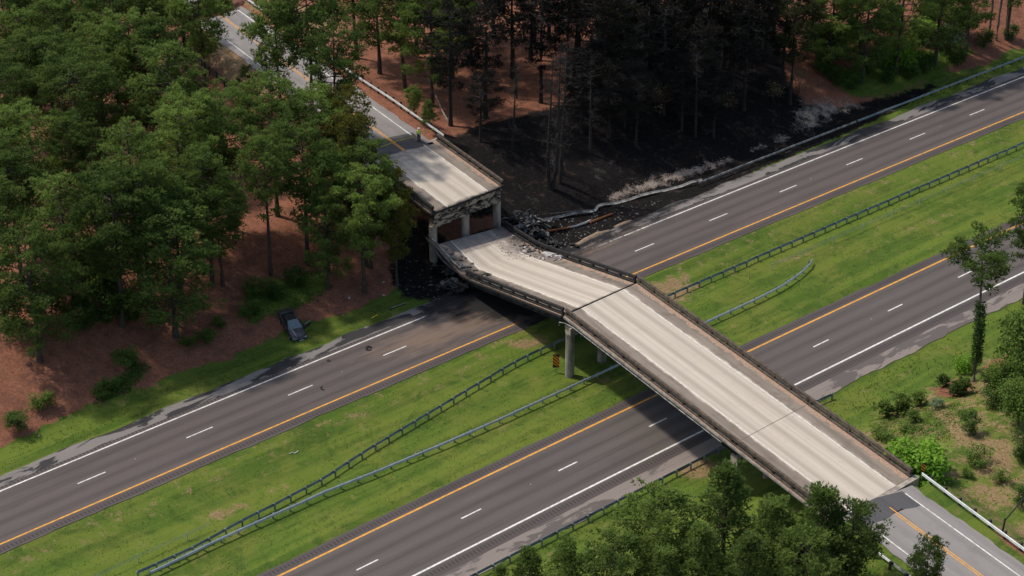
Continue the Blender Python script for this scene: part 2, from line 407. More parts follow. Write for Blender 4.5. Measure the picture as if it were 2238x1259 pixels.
def rawmesh(name, co, q, uv=None, attrs=None):
    me = bpy.data.meshes.new(name); k = q.shape[1]
    me.vertices.add(len(co)); me.vertices.foreach_set('co', np.ascontiguousarray(co, np.float32).ravel())
    me.loops.add(q.size); me.loops.foreach_set('vertex_index', np.ascontiguousarray(q, np.int32).ravel())
    me.polygons.add(len(q)); me.polygons.foreach_set('loop_start', np.arange(0, q.size, k, dtype=np.int32))
    me.update(calc_edges=True)
    if uv is not None:
        l = me.uv_layers.new(name='UVMap'); l.data.foreach_set('uv', np.ascontiguousarray(uv.reshape(-1, 2)[q.ravel()], np.float32).ravel())
    for a, val in (attrs or {}).items():
        at = me.attributes.new(a, 'FLOAT', 'POINT'); at.data.foreach_set('value', np.ascontiguousarray(val, np.float32).ravel())
    me.validate()
    return me

# ------------------------------------------------------------------ zones of the ground (outlines in metres)
def sdist(poly, x, y):
    """signed distance, positive inside"""
    P = np.array(poly, float); d = np.full(x.shape, 1e9); ins = np.zeros(x.shape, bool)
    for i in range(len(P)):
        a = P[i - 1]; b = P[i]; e = b - a
        t = np.clip(((x - a[0]) * e[0] + (y - a[1]) * e[1]) / (e @ e + 1e-9), 0, 1)
        d = np.minimum(d, np.hypot(x - a[0] - t * e[0], y - a[1] - t * e[1]))
        cr = ((a[1] > y) != (b[1] > y)) & (x < (b[0] - a[0]) * (y - a[1]) / (b[1] - a[1] + 1e-12) + a[0])
        ins ^= cr
    return np.where(ins, d, -d)
def zone(polys, x, y, soft):
    w = np.zeros(x.shape)
    for P in polys: w = np.maximum(w, np.clip(0.5 + sdist(P, x, y) / soft, 0, 1))
    return w
BURN_AND_SHADE = [  # charred ground, plus tree shade painted dark under the back of the wood
    [(-9.78, 223.79), (-6.23, 227.36), (-3.42, 230.72), (0.63, 232.51), (6.55, 237.20), (8.76, 252.92), (13.81, 269.20), (23.83, 271.96), (33.16, 272.60), (37.37, 263.35), (37.22, 250.56), (39.07, 244.68), (44.87, 246.23), (52.48, 251.06), (58.28, 255.35), (51.74, 246.66), (40.56, 236.90), (30.15, 228.53), (21.43, 220.50), (16.54, 214.16), (11.34, 208.15), (6.39, 203.52), (0.05, 203.74), (-1.03, 210.32), (-6.41, 209.80), (-8.73, 216.14)],
    [(-12.73, 207.15), (-10.11, 208.01), (-6.27, 202.85), (-4.54, 194.74), (-8.03, 192.11), (-12.17, 193.98), (-13.87, 197.65), (-13.57, 202.22)],
]
BURN_ROAD = [
    [(-9.66, 194.86), (-5.67, 199.33), (3.18, 200.16), (6.94, 204.43), (11.96, 209.92), (17.11, 214.41), (23.73, 221.10), (18.15, 213.55), (11.29, 206.98), (7.40, 201.83), (10.96, 199.07), (9.17, 192.66), (4.04, 188.54), (-1.95, 189.55), (-3.99, 192.12), (-8.02, 191.80)],
    [(-2.95, 189.55), (5.53, 188.62), (5.97, 186.08), (1.54, 187.04)],
]
ASH_ROAD = [[(-7.95, 189.55), (-3.46, 190.57), (-0.45, 189.05), (-2.90, 185.06), (-10.56, 180.72), (-17.24, 179.77), (-14.13, 184.07)], [(7.18, 203.52), (11.34, 208.15), (16.47, 212.94), (17.55, 212.69), (11.22, 205.24), (7.51, 201.83)]]
ASH = [[(11.49, 218.64), (15.32, 222.26), (20.69, 226.05), (27.45, 230.73), (28.57, 230.09), (22.95, 225.35), (16.95, 220.84), (12.27, 216.98)],
       [(36.71, 239.88), (37.80, 244.34), (41.80, 246.78), (46.33, 247.82), (47.09, 246.45), (43.97, 244.05), (39.70, 239.34), (37.40, 237.77)], [(30.57, 232.55), (34.59, 236.96), (38.45, 239.05), (34.34, 234.63)]]
DRY = [[(14.53, 197.98), (19.89, 200.32), (22.74, 197.02), (18.12, 190.20), (15.29, 193.24)], [(-1.91, 184.57), (3.02, 187.06), (5.22, 185.54), (2.97, 182.69), (-0.92, 181.51)],
       [(-35.05, 256.18), (-29.39, 249.49), (-24.65, 236.95), (-30.03, 231.99), (-38.20, 240.80), (-42.44, 250.19)], [(-40.37, 268.61), (-26.59, 274.41), (-23.13, 263.47), (-25.81, 250.39), (-32.73, 257.90)],
       [(39.92, 167.13), (43.55, 167.61), (45.38, 160.18), (48.08, 157.27), (45.28, 144.77), (42.78, 149.85), (40.73, 158.41)], [(41.57, 189.59), (47.66, 192.69), (47.49, 186.58), (40.90, 182.67)],
       [(13.37, 161.59), (19.69, 162.81), (21.18, 159.88), (19.12, 156.52), (15.74, 157.66)], [(44.49, 210.06), (47.72, 213.04), (53.81, 216.14), (54.06, 214.64), (48.39, 210.66), (44.79, 208.63)], [(-30.66, 152.85), (-25.86, 155.47), (-23.92, 153.61), (-27.39, 150.67)], [(-24.17, 155.84), (-21.89, 158.92), (-20.42, 157.36), (-22.36, 155.06)], [(-18.45, 159.73), (-15.98, 162.13), (-15.00, 160.87), (-17.47, 158.59)], [(7.16, 176.22), (10.08, 178.06), (10.97, 176.64), (8.06, 174.83)], [(30.13, 203.03), (34.21, 205.97), (35.63, 204.66), (31.52, 201.43)], [(-44.86, 151.61), (-39.76, 156.09), (-34.75, 159.96), (-34.19, 159.18), (-39.55, 154.95), (-44.20, 150.52)], [(20.26, 205.25), (31.94, 214.18), (44.34, 223.07), (44.46, 222.05), (31.77, 212.71), (20.69, 203.99)]]
STRAW = [[(42.83, 172.64), (45.99, 174.63), (46.72, 171.79), (45.17, 168.90), (43.08, 169.52)], [(48.79, 176.84), (53.73, 180.34), (52.30, 174.65), (48.18, 172.28)]]
HB = [[tuple(hw(s, n)) for s, n in ((30, 6.0), (46, 4.6), (60, 4.8), (72, 5.4), (84, 6.2), (100, 6.4), (112, 7.4), (122, 9.4), (122, 10.4), (98, 11.5), (60, 14), (40, 14))]]
BURN_ROAD.append([tuple(hw(s, n)) for s, n in ((28, 3.0), (40, 1.5), (50, 3.9), (62, 4.7), (74, 5.2), (86, 5.9), (86, 6.6), (28, 6.6))])
BURN_ROAD.append([tuple(hw(s, n)) for s, n in ((29, -1.0), (36, -3.6), (47, -2.5), (44, 2.5), (30, 4.5))])
COVER = [[(-29.44, 190.63), (-26.31, 194.27), (-21.93, 196.16), (-19.76, 194.06), (-21.54, 190.88), (-25.26, 188.10), (-28.23, 185.90)], [(42.35, 251.29), (48.04, 255.96), (56.02, 261.72), (62.46, 264.77), (66.52, 265.12), (59.83, 256.87), (50.99, 249.60), (45.70, 247.86)], [(35.18, 165.51), (39.52, 167.38), (43.95, 167.38), (45.29, 163.64), (41.51, 158.09), (38.16, 158.30), (35.72, 158.89)], [(-41.50, 173.33), (-39.33, 177.51), (-37.47, 177.49), (-39.21, 173.31), (-42.50, 170.93)]]
def zones(x, y):
    s, n = hwsn(np.stack([x, y], -1)); u, v = bruv(np.stack([x, y], -1))
    w = 0.9 * wob(x, y, 0.5, 11) + 0.5 * wob(x, y, 1.6, 12)
    g = np.clip(0.5 + (11.0 + 1.2 * w - n) / 2.0, 0, 1) * (n > -5)
    g = np.where(n < -5, 1.0, g)
    g = np.where((n < -5) & (n > -37), 1.0, g)
    south = np.clip(0.5 + (n + 66 + 3 * w) / 6, 0, 1)
    g = np.where(n < -36, np.maximum(south, (v < -3) * 0.8), g)
    verge = np.clip(0.5 + (5.6 + 0.8 * w - np.abs(v - 2.98)) / 1.5, 0, 1) * (np.abs(u) > 46) * (u > 0)
    far_verge = np.clip(0.5 + (4.2 + 0.5 * w - (v - 2.98)) / 1.2, 0, 1) * (v > 0) * (u < -46) * 0.5
    g = np.maximum(np.maximum(np.maximum(g, verge), far_verge), zone(COVER, x, y, 3.0) * 0.8)
    z_dry = np.maximum(zone(DRY, x, y, 3.5) * 0.60, 0.47 * ((v < -3) & (n < -40)) * sstep(38, 44, -n)); z_dry = np.maximum(z_dry, 0.36 * sstep(-11.5, -8.0, n) * (n < -5))
    return dict(grass=g, burn=np.maximum(zone(BURN_AND_SHADE, x, y, 3.5), zone(HB, x, y, 1.5) * 0.92), ash=np.maximum(zone(ASH[:1], x, y, 3.0) * 0.78, zone(ASH[1:], x, y, 7.0) * 0.84), dry=z_dry, pine_straw=zone(STRAW, x, y, 2.5))

# ------------------------------------------------------------------ ground sheet
def axis(lo, hi, step, far):
    a = list(np.arange(lo, hi + 1e-6, step)); d = step; x = hi; up = []
    while x < far: d *= 1.35; x += d; up.append(x)
    d = step; x = lo; dn = []
    while x > -far: d *= 1.35; x -= d; dn.append(x)
    return np.array(dn[::-1] + a + up)
S, Nn = np.meshgrid(axis(-45, 160, 0.42, 1500), axis(-78, 118, 0.42, 1500), indexing='ij')
XY = hw(S, Nn)
GX, GY = XY[..., 0], XY[..., 1]
GZ = hgt(GX, GY)
onroad = ((Nn < 6.1) & (Nn > -5.2)) | ((Nn < -23.0) & (Nn > -35.4))
GZ = np.where(onroad, np.minimum(GZ, -0.09), GZ)
ground = place('ground', gridmesh('ground', GX, GY, GZ, attrs=zones(GX, GY)), 'ground', smooth=True)
tag(ground, kind='structure')

# ------------------------------------------------------------------ highway
def strip(name, n0, n1, s0, s1, mat, z=0.0, ds=0.5, dn=0.5, parent=None, jag=0.0, zones_on=True, jag0=0.0):
    ss = np.arange(s0, s1 + 1e-6, ds); nn = np.linspace(n0, n1, max(2, int(abs(n1 - n0) / dn) + 1))
    A, B = np.meshgrid(ss, nn, indexing='ij')
    if jag: B[:, -1] += jag * (wob(ss, ss * 0, 0.9, 21) + 0.6 * wob(ss, ss * 0, 3.1, 22))
    if jag0: B[:, 0] += jag0 * (wob(ss, ss * 0, 0.8, 23) + 0.6 * wob(ss, ss * 0, 2.7, 24))
    p = hw(A, B); X, Y = p[..., 0], p[..., 1]
    at = dict(burn=zone(BURN_ROAD, X, Y, 3.0) * 0.95, ash=zone(ASH_ROAD, X, Y, 5.0) * 0.85) if zones_on else None
    return place(name, gridmesh(name, X, Y, np.full(X.shape, z), np.stack([A, B], -1), at), mat, parent)
S0, S1 = -70, 230
far_road = tag(strip('highway_far_carriageway', -5.3, 4.35, S0, S1, 'asphalt_far', 0.0, jag0=0.12), kind='structure')
far_sh = tag(strip('highway_far_shoulder', 4.35, 6.05, S0, S1, 'shoulder_far', 0.002, dn=0.3, jag=0.35), kind='structure')
near_road = tag(strip('highway_near_carriageway', -33.75, -23.05, S0, S1, 'asphalt_near', 0.0, jag=0.12), kind='structure')
near_sh = tag(strip('highway_near_shoulder', -35.75, -33.75, S0, S1, 'shoulder_near', 0.002, dn=0.3, jag0=0.3), kind='structure')
LZ = 0.006
strip('edge_line', 3.62, 3.80, S0, S1, 'paint_white', LZ, 1.0, parent=far_road)
strip('median_line', -4.02, -3.82, S0, S1, 'paint_yellow', LZ, 1.0, parent=far_road)
strip('edge_line', -32.32, -32.10, S0, S1, 'paint_white', LZ, 1.0, parent=near_road)
strip('median_line', -24.52, -24.30, S0, S1, 'paint_yellow', LZ, 1.0, parent=near_road)
for i in range(-3, 16):
    strip('lane_dash', -0.07, 0.07, -17.014 + 12.192 * i, -17.014 + 12.192 * i + 3.05, 'paint_white', LZ, 0.61, parent=far_road)
    strip('lane_dash', -28.31, -28.15, (-5.178 + 12.192 * i) / 1.00493, (-5.178 + 12.192 * i + 3.05) / 1.00493, 'paint_white', LZ, 0.61, parent=near_road)
def rumble(n0, n1, parent, s0=-50, s1=165, step=0.42):
    c = np.arange(s0, s1, step); q = []
    for a, n in ((-0.075, n0), (0.075, n0), (0.075, n1), (-0.075, n1)): q.append(hw(c + a, np.full(c.shape, n)))
    co = np.stack(q, 1).reshape(-1, 2); co = np.c_[co, np.full(len(co), 0.0045)]
    o = place('rumble_strip', rawmesh('rumble_strip', co, np.arange(len(co)).reshape(-1, 4)[:, ::(1 if n1 > n0 else -1)]), 'groove_shade', parent)
    o['kind'] = 'stuff'
rumble(4.0, 4.33, far_road); rumble(-4.95, -4.5, far_road); rumble(-33.3, -32.75, near_road); rumble(-23.95, -23.4, near_road)
strip('rumble_band', -33.70, -32.55, S0, S1, 'shoulder_dark', 0.002, 1.0, parent=near_road)
strip('rumble_band', -24.15, -23.15, S0, S1, 'shoulder_dark', 0.002, 1.0, parent=near_road)
strip('rumble_band', -5.15, -4.25, S0, S1, 'shoulder_dark', 0.002, 1.0, parent=far_road)

# ------------------------------------------------------------------ approach roads of the overpass
def bstrip(name, v0, v1, u0, u1, mat, z, du=0.5, dv=0.5, parent=None, jag=0.0, jag_u=0.0):
    uu = np.linspace(u0, u1, max(2, int(abs(u1 - u0) / du) + 1)); vv = np.linspace(v0, v1, max(2, int(abs(v1 - v0) / dv) + 1))
    A, B = np.meshgrid(uu, vv, indexing='ij')
    if jag:
        B[:, -1] += jag * (wob(uu, uu * 0, 0.6, 31) + 0.5 * wob(uu, uu * 0, 2.1, 32)); B[:, 0] += jag * (wob(uu, uu * 0, 0.5, 33) + 0.5 * wob(uu, uu * 0, 2.5, 34))
    if jag_u:
        A[0] += jag_u * wob(vv, vv * 0, 1.1, 35); A[-1] += jag_u * (wob(vv, vv * 0, 1.4, 36) + 0.7 * (wob(vv, vv * 0, 0.7, 37) > 0))
    p = br(A, B); X, Y = p[..., 0], p[..., 1]
    Z = np.full(X.shape, z) if not callable(z) else z(A, B)
    return place(name, gridmesh(name, X, Y, Z, np.stack([A, B], -1), dict(burn=np.zeros(X.shape), ash=np.zeros(X.shape))), mat, parent)
far_app = tag(bstrip('approach_road_far', -1.35, 7.1, -190, -42.75, 'asphalt_old', 7.0, jag=0.3), kind='structure')
near_app = tag(bstrip('approach_road_near', -1.25, 6.9, 42.75, 110, 'asphalt_old', 7.0, jag=0.35), kind='structure')
bstrip('asphalt_patch', -0.6, 6.6, -47.1, -42.8, 'asphalt_patch', 7.004, 0.3, 0.3, far_app, jag=0.1, jag_u=0.35)
bstrip('asphalt_patch', 0.1, 6.4, 42.8, 45.5, 'asphalt_patch', 7.004, 0.3, 0.3, near_app, jag=0.15, jag_u=0.5)
for par, a, b in ((far_app, -190, -46.4), (near_app, 43.4, 110)):
    bstrip('edge_line', -0.22 if par is far_app else 0.0, -0.08 if par is far_app else 0.13, a, b, 'paint_white', 7.009, 1.0, parent=par)
    bstrip('edge_line', 5.88, 6.01, a if par is far_app else 46.2, b, 'paint_white', 7.009, 1.0, parent=par)
    for v in (2.60, 2.84):
        bstrip('centre_line', v, v + 0.11, -190 if par is far_app else 44.3 + (v - 2.6) * 4, -42.9 if par is far_app else b, 'paint_yellow', 7.010, 1.0, parent=par)

# ------------------------------------------------------------------ overpass
SK = 0.18                                   # skew of the joints
def spanu(u0, u1, t, v): return u0 + (u1 - u0) * t + SK * (v - 2.98)
def level(u, v): return np.full(np.shape(u), 7.0)
def deckburn(kind):
    def f(u, v):
        b = np.zeros(u.shape); a = np.zeros(u.shape)
        uj = u - SK * (v - 2.98)
        if kind == 'far':
            b = 0.9 * np.clip(1 - (-27.4 - uj) / 1.5, 0, 1) ** 1.5
            b = np.maximum(b, 0.62 * sstep(6.2, 8.2, v) * sstep(-38, -30, u)); a = 0.62 * sstep(-2.0, -42, u) * sstep(-34, -43, u)
        if kind == 'fallen':
            b = 0.85 * np.clip(1 - (-0.3 - uj) / 1.2, 0, 1) ** 1.5
            b = np.maximum(b, 0.75 * sstep(6.0, 8.0, v) * sstep(-14, -18, u)); b = np.maximum(b, 0.62 * sstep(5.9, 6.6, v) * sstep(-1, -12, u)); b = np.maximum(b, 0.42 * sstep(0.1, -0.5, v)); b = np.maximum(b, 0.26 * sstep(-4, -20, u))
            b = np.maximum(b, 0.85 * sstep(0.5, -1.5, v) * sstep(-20, -24, u))
            a = 0.95 * np.exp(-((u + 22.0) / 3.0) ** 2 - ((v + 0.2) / 1.8) ** 2) + 0.55 * np.exp(-((u + 21.5) / 3.5) ** 2 - ((v - 7.4) / 1.2) ** 2)
            a = np.maximum(a, 0.74 * sstep(-23.6, -24.0, uj))
        if kind == 'near':
            a = 0.25 * sstep(6.2, 8, v)
        return dict(burn=b, ash=a)
    return f
def slab(par, u0, u1, zf, kind, thick=0.22, mat='deck'):
    v0, v1 = -2.45, 8.40
    nu = max(4, int(abs(u1 - u0) / 0.4)); t = np.linspace(0, 1, nu); vv = np.linspace(v0, v1, 28)
    T, V = np.meshgrid(t, vv, indexing='ij'); U = spanu(u0, u1, T, V)
    p = br(U, V); Z = zf(U, V)
    place('deck', gridmesh('deck', p[..., 0], p[..., 1], Z, np.stack([U, V], -1), deckburn(kind)(U, V)), mat, par, smooth=True)
    # the slab body under the running surface
    m = MB(); rings = []
    for i in range(nu):
        ring = []
        for v, dz in ((v0, -0.02), (v1, -0.02), (v1 + 0.12, -0.06), (v1 + 0.12, -thick), (v1, -thick - 0.03), (v0, -thick - 0.03), (v0 - 0.12, -thick), (v0 - 0.12, -0.06)):
            u = spanu(u0, u1, t[i], v); q = br(u, v); ring.append((q[0], q[1], float(zf(np.array(u), np.array(v))) + dz))
        rings.append(ring)
    m.sweep(rings)
    return m
def uline(par, v, u0, u1, zf, w=0.11, z=0.006, mat='paint_deck', name='edge_line', burn=None):
    uu = np.linspace(u0, u1, max(2, int(abs(u1 - u0) / 0.4)))
    A, B = np.meshgrid(uu, np.array([v, v + w]), indexing='ij'); A = A + SK * (B - 2.98)
    p = br(A, B); bb = np.zeros(A.shape)
    place(name, gridmesh(name, p[..., 0], p[..., 1], zf(A, B) + z, np.stack([A, B], -1), dict(burn=bb if burn is None else burn(A, B))), mat, par)
def beam(par, name, prof, v, u0, u1, zf, mat, n=14):
    """extrude a cross-section (dv, dz) along the bridge"""
    m = MB(); rings = []
    for t in np.linspace(0, 1, n):
        ring = []
        for dv, dz in prof:
            u = u0 + (u1 - u0) * t + SK * (v - 2.98); q = br(u, v + dv); ring.append((q[0], q[1], float(zf(np.array(u), np.array(v + dv))) + dz))
        rings.append(ring)
    m.sweep(rings)
    return place(name, m.mesh(name), mat, par)
def girders(par, u0, u1, zf, depth, mat, n=14):
    d0, d1 = -0.26, -0.26 - depth
    prof = [(-0.2, d0), (0.2, d0), (0.2, d0 - 0.04), (0.02, d0 - 0.04), (0.02, d1 + 0.05), (0.22, d1 + 0.05), (0.22, d1), (-0.22, d1), (-0.22, d1 + 0.05), (-0.02, d1 + 0.05), (-0.02, d0 - 0.04), (-0.2, d0 - 0.04)]
    for v in (-1.55, 0.72, 2.98, 5.24, 7.50):
        beam(par, 'girder', prof[::-1], v, u0, u1, zf, mat, n)
BANG = math.atan2(BT[1], BT[0])
post_me = {}
def rail(par, v, u0, u1, zf, mat, postmat, spacing=2.4, ledge='concrete_ledge', skip=None):
    inner = 0.08 if v > 3 else -0.08
    beam(par, 'rail_beam', [(-0.13, 0.50), (0.13, 0.50), (0.13, 0.80), (-0.13, 0.80)][::-1], v, u0, u1, zf, mat, 24)
    beam(par, 'kerb', [(-0.20, -0.02), (0.20, -0.02), (0.20, 0.17), (-0.20, 0.17)][::-1], v - inner * 0.5, u0, u1, zf, mat, 24)
    o = 0.20 if v > 3 else -0.20
    n = int(abs(u1 - u0 - 0.3) / spacing)
    if postmat not in post_me: post_me[postmat] = MB().box((0, 0, 0.32), (0.30, 0.22, 0.40)).mesh('rail_post')
    for i in range(n + 1):
        u = u0 + 0.25 + i * (u1 - u0 - 0.5) / n + SK * (v - 2.98); q = br(u, v)
        place('rail_post', post_me[postmat], postmat, par, (q[0], q[1], float(zf(np.array(u), np.array(v)))), (0, 0, BANG))
def pier(par, name, u, base, top, cols, capmat, colmat, cap=0.85, r=0.47, v0=-2.0, v1=7.95):
    """a bent: cap beam and round columns"""
    pr = bpy.data.objects.new(name, None); COL.objects.link(pr); pr.parent = par
    q = br(u, 3.0); pr.matrix_parent_inverse = Matrix.Translation(-par.location); pr.location = (q[0], q[1], base)
    if cap:
        m = MB(); rings = []; rnd = random.Random(int(abs(u) * 10))
        for i in range(25):
            v = v0 + (v1 - v0) * i / 24; uu = u + SK * (v - 2.98)
            j = (lambda a: rnd.uniform(-a, a)) if capmat == 'concrete_spalled' else (lambda a: 0)
            rings.append([(*br(uu + du + j(0.05), v), top + dz + j(0.09) * (dz < -0.1)) for du, dz in ((-0.5, -cap), (0.5, -cap), (0.5, -cap * 0.45), (0.5, 0), (-0.5, 0), (-0.5, -cap * 0.45))])
        m.sweep(rings); place('pier_cap', m.mesh('pier_cap'), capmat, pr)
    for v in cols:
        uu = u + SK * (v - 2.98); q = br(uu, v)
        b = hz(q[0], q[1]) - 0.4
        m = MB(); zz = np.linspace(b, top - cap + 0.05, 9)
        m.tube([(q[0], q[1], z) for z in zz], [r * (1 + 0.015 * math.sin(z * 3)) for z in zz], 16)
        place('column', m.mesh('column'), colmat, pr, smooth=False)
    return pr
def abutment(par, u, sgn):
    m = MB(); rings = []
    for v in np.linspace(-2.7, 8.65, 6):
        uu = u + SK * (v - 2.98)
        rings.append([(*br(uu + du * sgn, v), z) for du, z in ((0.02, 4.0), (0.02, 6.98), (0.55, 6.98), (0.55, 4.0))])
    m.sweep(rings); place('abutment', m.mesh('abutment'), 'concrete', par)

# far span, still standing
far_b = root('bridge_span', (*br(-35, 3.0), 5.0), 'far end of the broken overpass still standing on its scorched columns', 'bridge')
m = slab(far_b, -42.6, -27.4, level, 'far'); place('slab', m.mesh('slab'), 'char', far_b)
uline(far_b, -0.1, -42.6, -27.6, level); uline(far_b, 5.85, -42.6, -27.6, level)
girders(far_b, -42.3, -27.7, level, 0.62, 'steel_dark')
rail(far_b, -2.15, -42.6, -27.4, level, 'concrete_weathered', 'char'); rail(far_b, 8.12, -42.6, -27.4, level, 'char', 'char')
abutment(far_b, -42.6, -1)
m = MB(); rnd = random.Random(4); rings = []
for i in range(40):
    v = -1.9 + 9.75 * i / 39; uu = -27.75 + SK * (v - 2.98); low = 5.95 + 0.28 * max(0, math.sin(i * 0.62)) + rnd.uniform(0, 0.12)
    rings.append([(*br(uu + du, v), z) for du, z in ((0.0, low), (0.22, low + rnd.uniform(0, 0.06)), (0.24, 6.72), (0.0, 6.72))])
m.sweep(rings); place('end_diaphragm', m.mesh('end_diaphragm'), 'concrete_spalled', far_b)
pier(far_b, 'pier', -28.15, 0.8, 5.88, (-1.75, 3.0, 7.75), 'concrete_spalled', 'concrete_column', cap=0.95)

# fallen span
def zfall(u, v):
    v = np.asarray(v, float); u = np.asarray(u, float) - SK * (v - 2.98) * 0.9
    a = 2.10 + (u + 20.6) * (4.83 / 20.6)
    b = 2.12 + (-20.6 - u) * 0.06 + (v - 2.5) * 0.115 * sstep(-20.5, -27.5, u)
    h = np.clip((u + 20.6) / 1.6 + 0.5, 0, 1)
    return b * (1 - h) + a * h + 0.12 * np.exp(-((u + 20.6) / 1.6) ** 2)
fall_b = root('bridge_span', (*br(-14, 3.0), 0.0), 'collapsed overpass span sagging down onto the far carriageway', 'bridge')
m = slab(fall_b, -27.05, -0.42, zfall, 'fallen'); place('slab', m.mesh('slab'), 'char', fall_b)
uline(fall_b, 0.0, -20.8, -0.5, zfall); uline(fall_b, 5.85, -27.0, -0.5, zfall)
girders(fall_b, -26.8, -0.6, zfall, 1.0, 'steel_burnt', 40)
rail(fall_b, -2.15, -27.0, -0.45, zfall, 'char', 'char'); rail(fall_b, 8.12, -20.2, -0.45, zfall, 'char', 'char')

rr = random.Random(12)
for i in range(16):
    v = -1.8 + 9.6 * i / 15 + rr.uniform(-.2, .2)
    for par, u0, z0, sg in ((far_b, -27.42, 6.85, 1), (fall_b, -27.03, None, -1)):
        u = u0 + SK * (v - 2.98); q = br(u, v); z = z0 if z0 else float(zfall(np.array(u), np.array(v))) - 0.12
        e = br(u + sg * rr.uniform(.2, .7), v + rr.uniform(-.2, .2)); place('rebar', MB().tube([(q[0], q[1], z), (e[0], e[1], z - rr.uniform(0, .45))], .022, 4).mesh('rebar'), 'steel_burnt', par)
# near spans
near_b = root('bridge_span', (*br(21, 3.0), 0.0), 'intact pale overpass deck crossing the near carriageway', 'bridge')
for a, b in ((0.0, 28.2), (28.24, 42.6)):
    m = slab(near_b, a, b, level, 'near'); place('slab', m.mesh('slab'), 'concrete_ledge', near_b)
    uline(near_b, 0.0, a + 0.03, b, level); uline(near_b, 5.87, a + 0.03, b, level)
    girders(near_b, a + 0.1, b - 0.1, level, 1.15 if a == 0 else 0.75, 'steel_dark')
    rail(near_b, -2.15, a, b, level, 'concrete_weathered', 'concrete_weathered'); rail(near_b, 8.12, a, b, level, 'concrete_weathered', 'char')
m = MB().tube([(*br(0.3, 8.55), 5.6), (*br(0.5, 8.62), 6.1), (*br(1.4, 8.62), 6.45), (*br(3.0, 8.62), 6.70), (*br(28, 8.62), 6.70)], 0.05, 6)
place('pipe_and_lit_edge', m.mesh('pipe_and_lit_edge'), 'zinc_burnt', near_b)  # drain bend at the column; the long run stands in for the sunlit slab edge
jm = MB(); jm.sweep([[(*br(28.18 + SK * (v - 2.98) + du, v), z) for du, z in ((-0.01, 7.006), (0.05, 7.006), (0.05, 6.9), (-0.01, 6.9))][::-1] for v in np.linspace(-2.3, 8.2, 12)])
place('expansion_joint', jm.mesh('expansion_joint'), 'joint_seal', near_b)
pier(near_b, 'pier', 0.15, 0.0, 5.55, (-1.6, 3.0, 7.6), 'concrete', 'concrete_column', cap=0.75)
pier(near_b, 'pier', 28.2, 0.0, 5.55, (-1.6, 3.0, 7.6), 'concrete', 'concrete_column', cap=0.75)
abutment(near_b, 42.6, 1)

# ------------------------------------------------------------------ trees and shrubs
def blades(rng, base, dirs, length, width, jitter, per):
    """per thin triangles at each base point, fanned round its direction"""
    n = len(base)
    b = np.repeat(base, per, 0); d = np.repeat(dirs, per, 0) + rng.normal(0, jitter, (n * per, 3))
    d /= np.linalg.norm(d, axis=1, keepdims=True) + 1e-9
    side = np.cross(d, rng.normal(0, 1, (n * per, 3))); side /= np.linalg.norm(side, axis=1, keepdims=True) + 1e-9
    L = length * rng.uniform(0.7, 1.25, (n * per, 1)); w = width * rng.uniform(0.7, 1.3, (n * per, 1))
    co = np.stack([b - side * w * 0.5, b + side * w * 0.5, b + d * L], 1).reshape(-1, 3)
    tip = np.tile([0.0, 0.0, 1.0], n * per)
    return co, np.arange(len(co)).reshape(-1, 3), tip
def leaves(rng, pts, size, up=0.5):
    """diamond leaves"""
    n = len(pts); d = rng.normal(0, 1, (n, 3)); d[:, 2] *= 0.5; d /= np.linalg.norm(d, axis=1, keepdims=True)
    nn = rng.normal(0, 1, (n, 3)) * 0.7 + np.array([0, 0, up + 0.3]); s = np.cross(d, nn); s /= np.linalg.norm(s, axis=1, keepdims=True) + 1e-9
    L = size * rng.uniform(0.6, 1.3, (n, 1))
    bend = np.array([0, 0, -0.18]) * L
    co = np.stack([pts, pts + d * L * 0.5 + s * L * 0.30, pts + d * L + bend, pts + d * L * 0.5 - s * L * 0.30], 1).reshape(-1, 3)
    return co, np.arange(len(co)).reshape(-1, 4)
def sphere_dirs(rng, n, zbias=0.0):
    d = rng.normal(0, 1, (n, 3)); d[:, 2] += zbias; return d / np.linalg.norm(d, axis=1, keepdims=True)

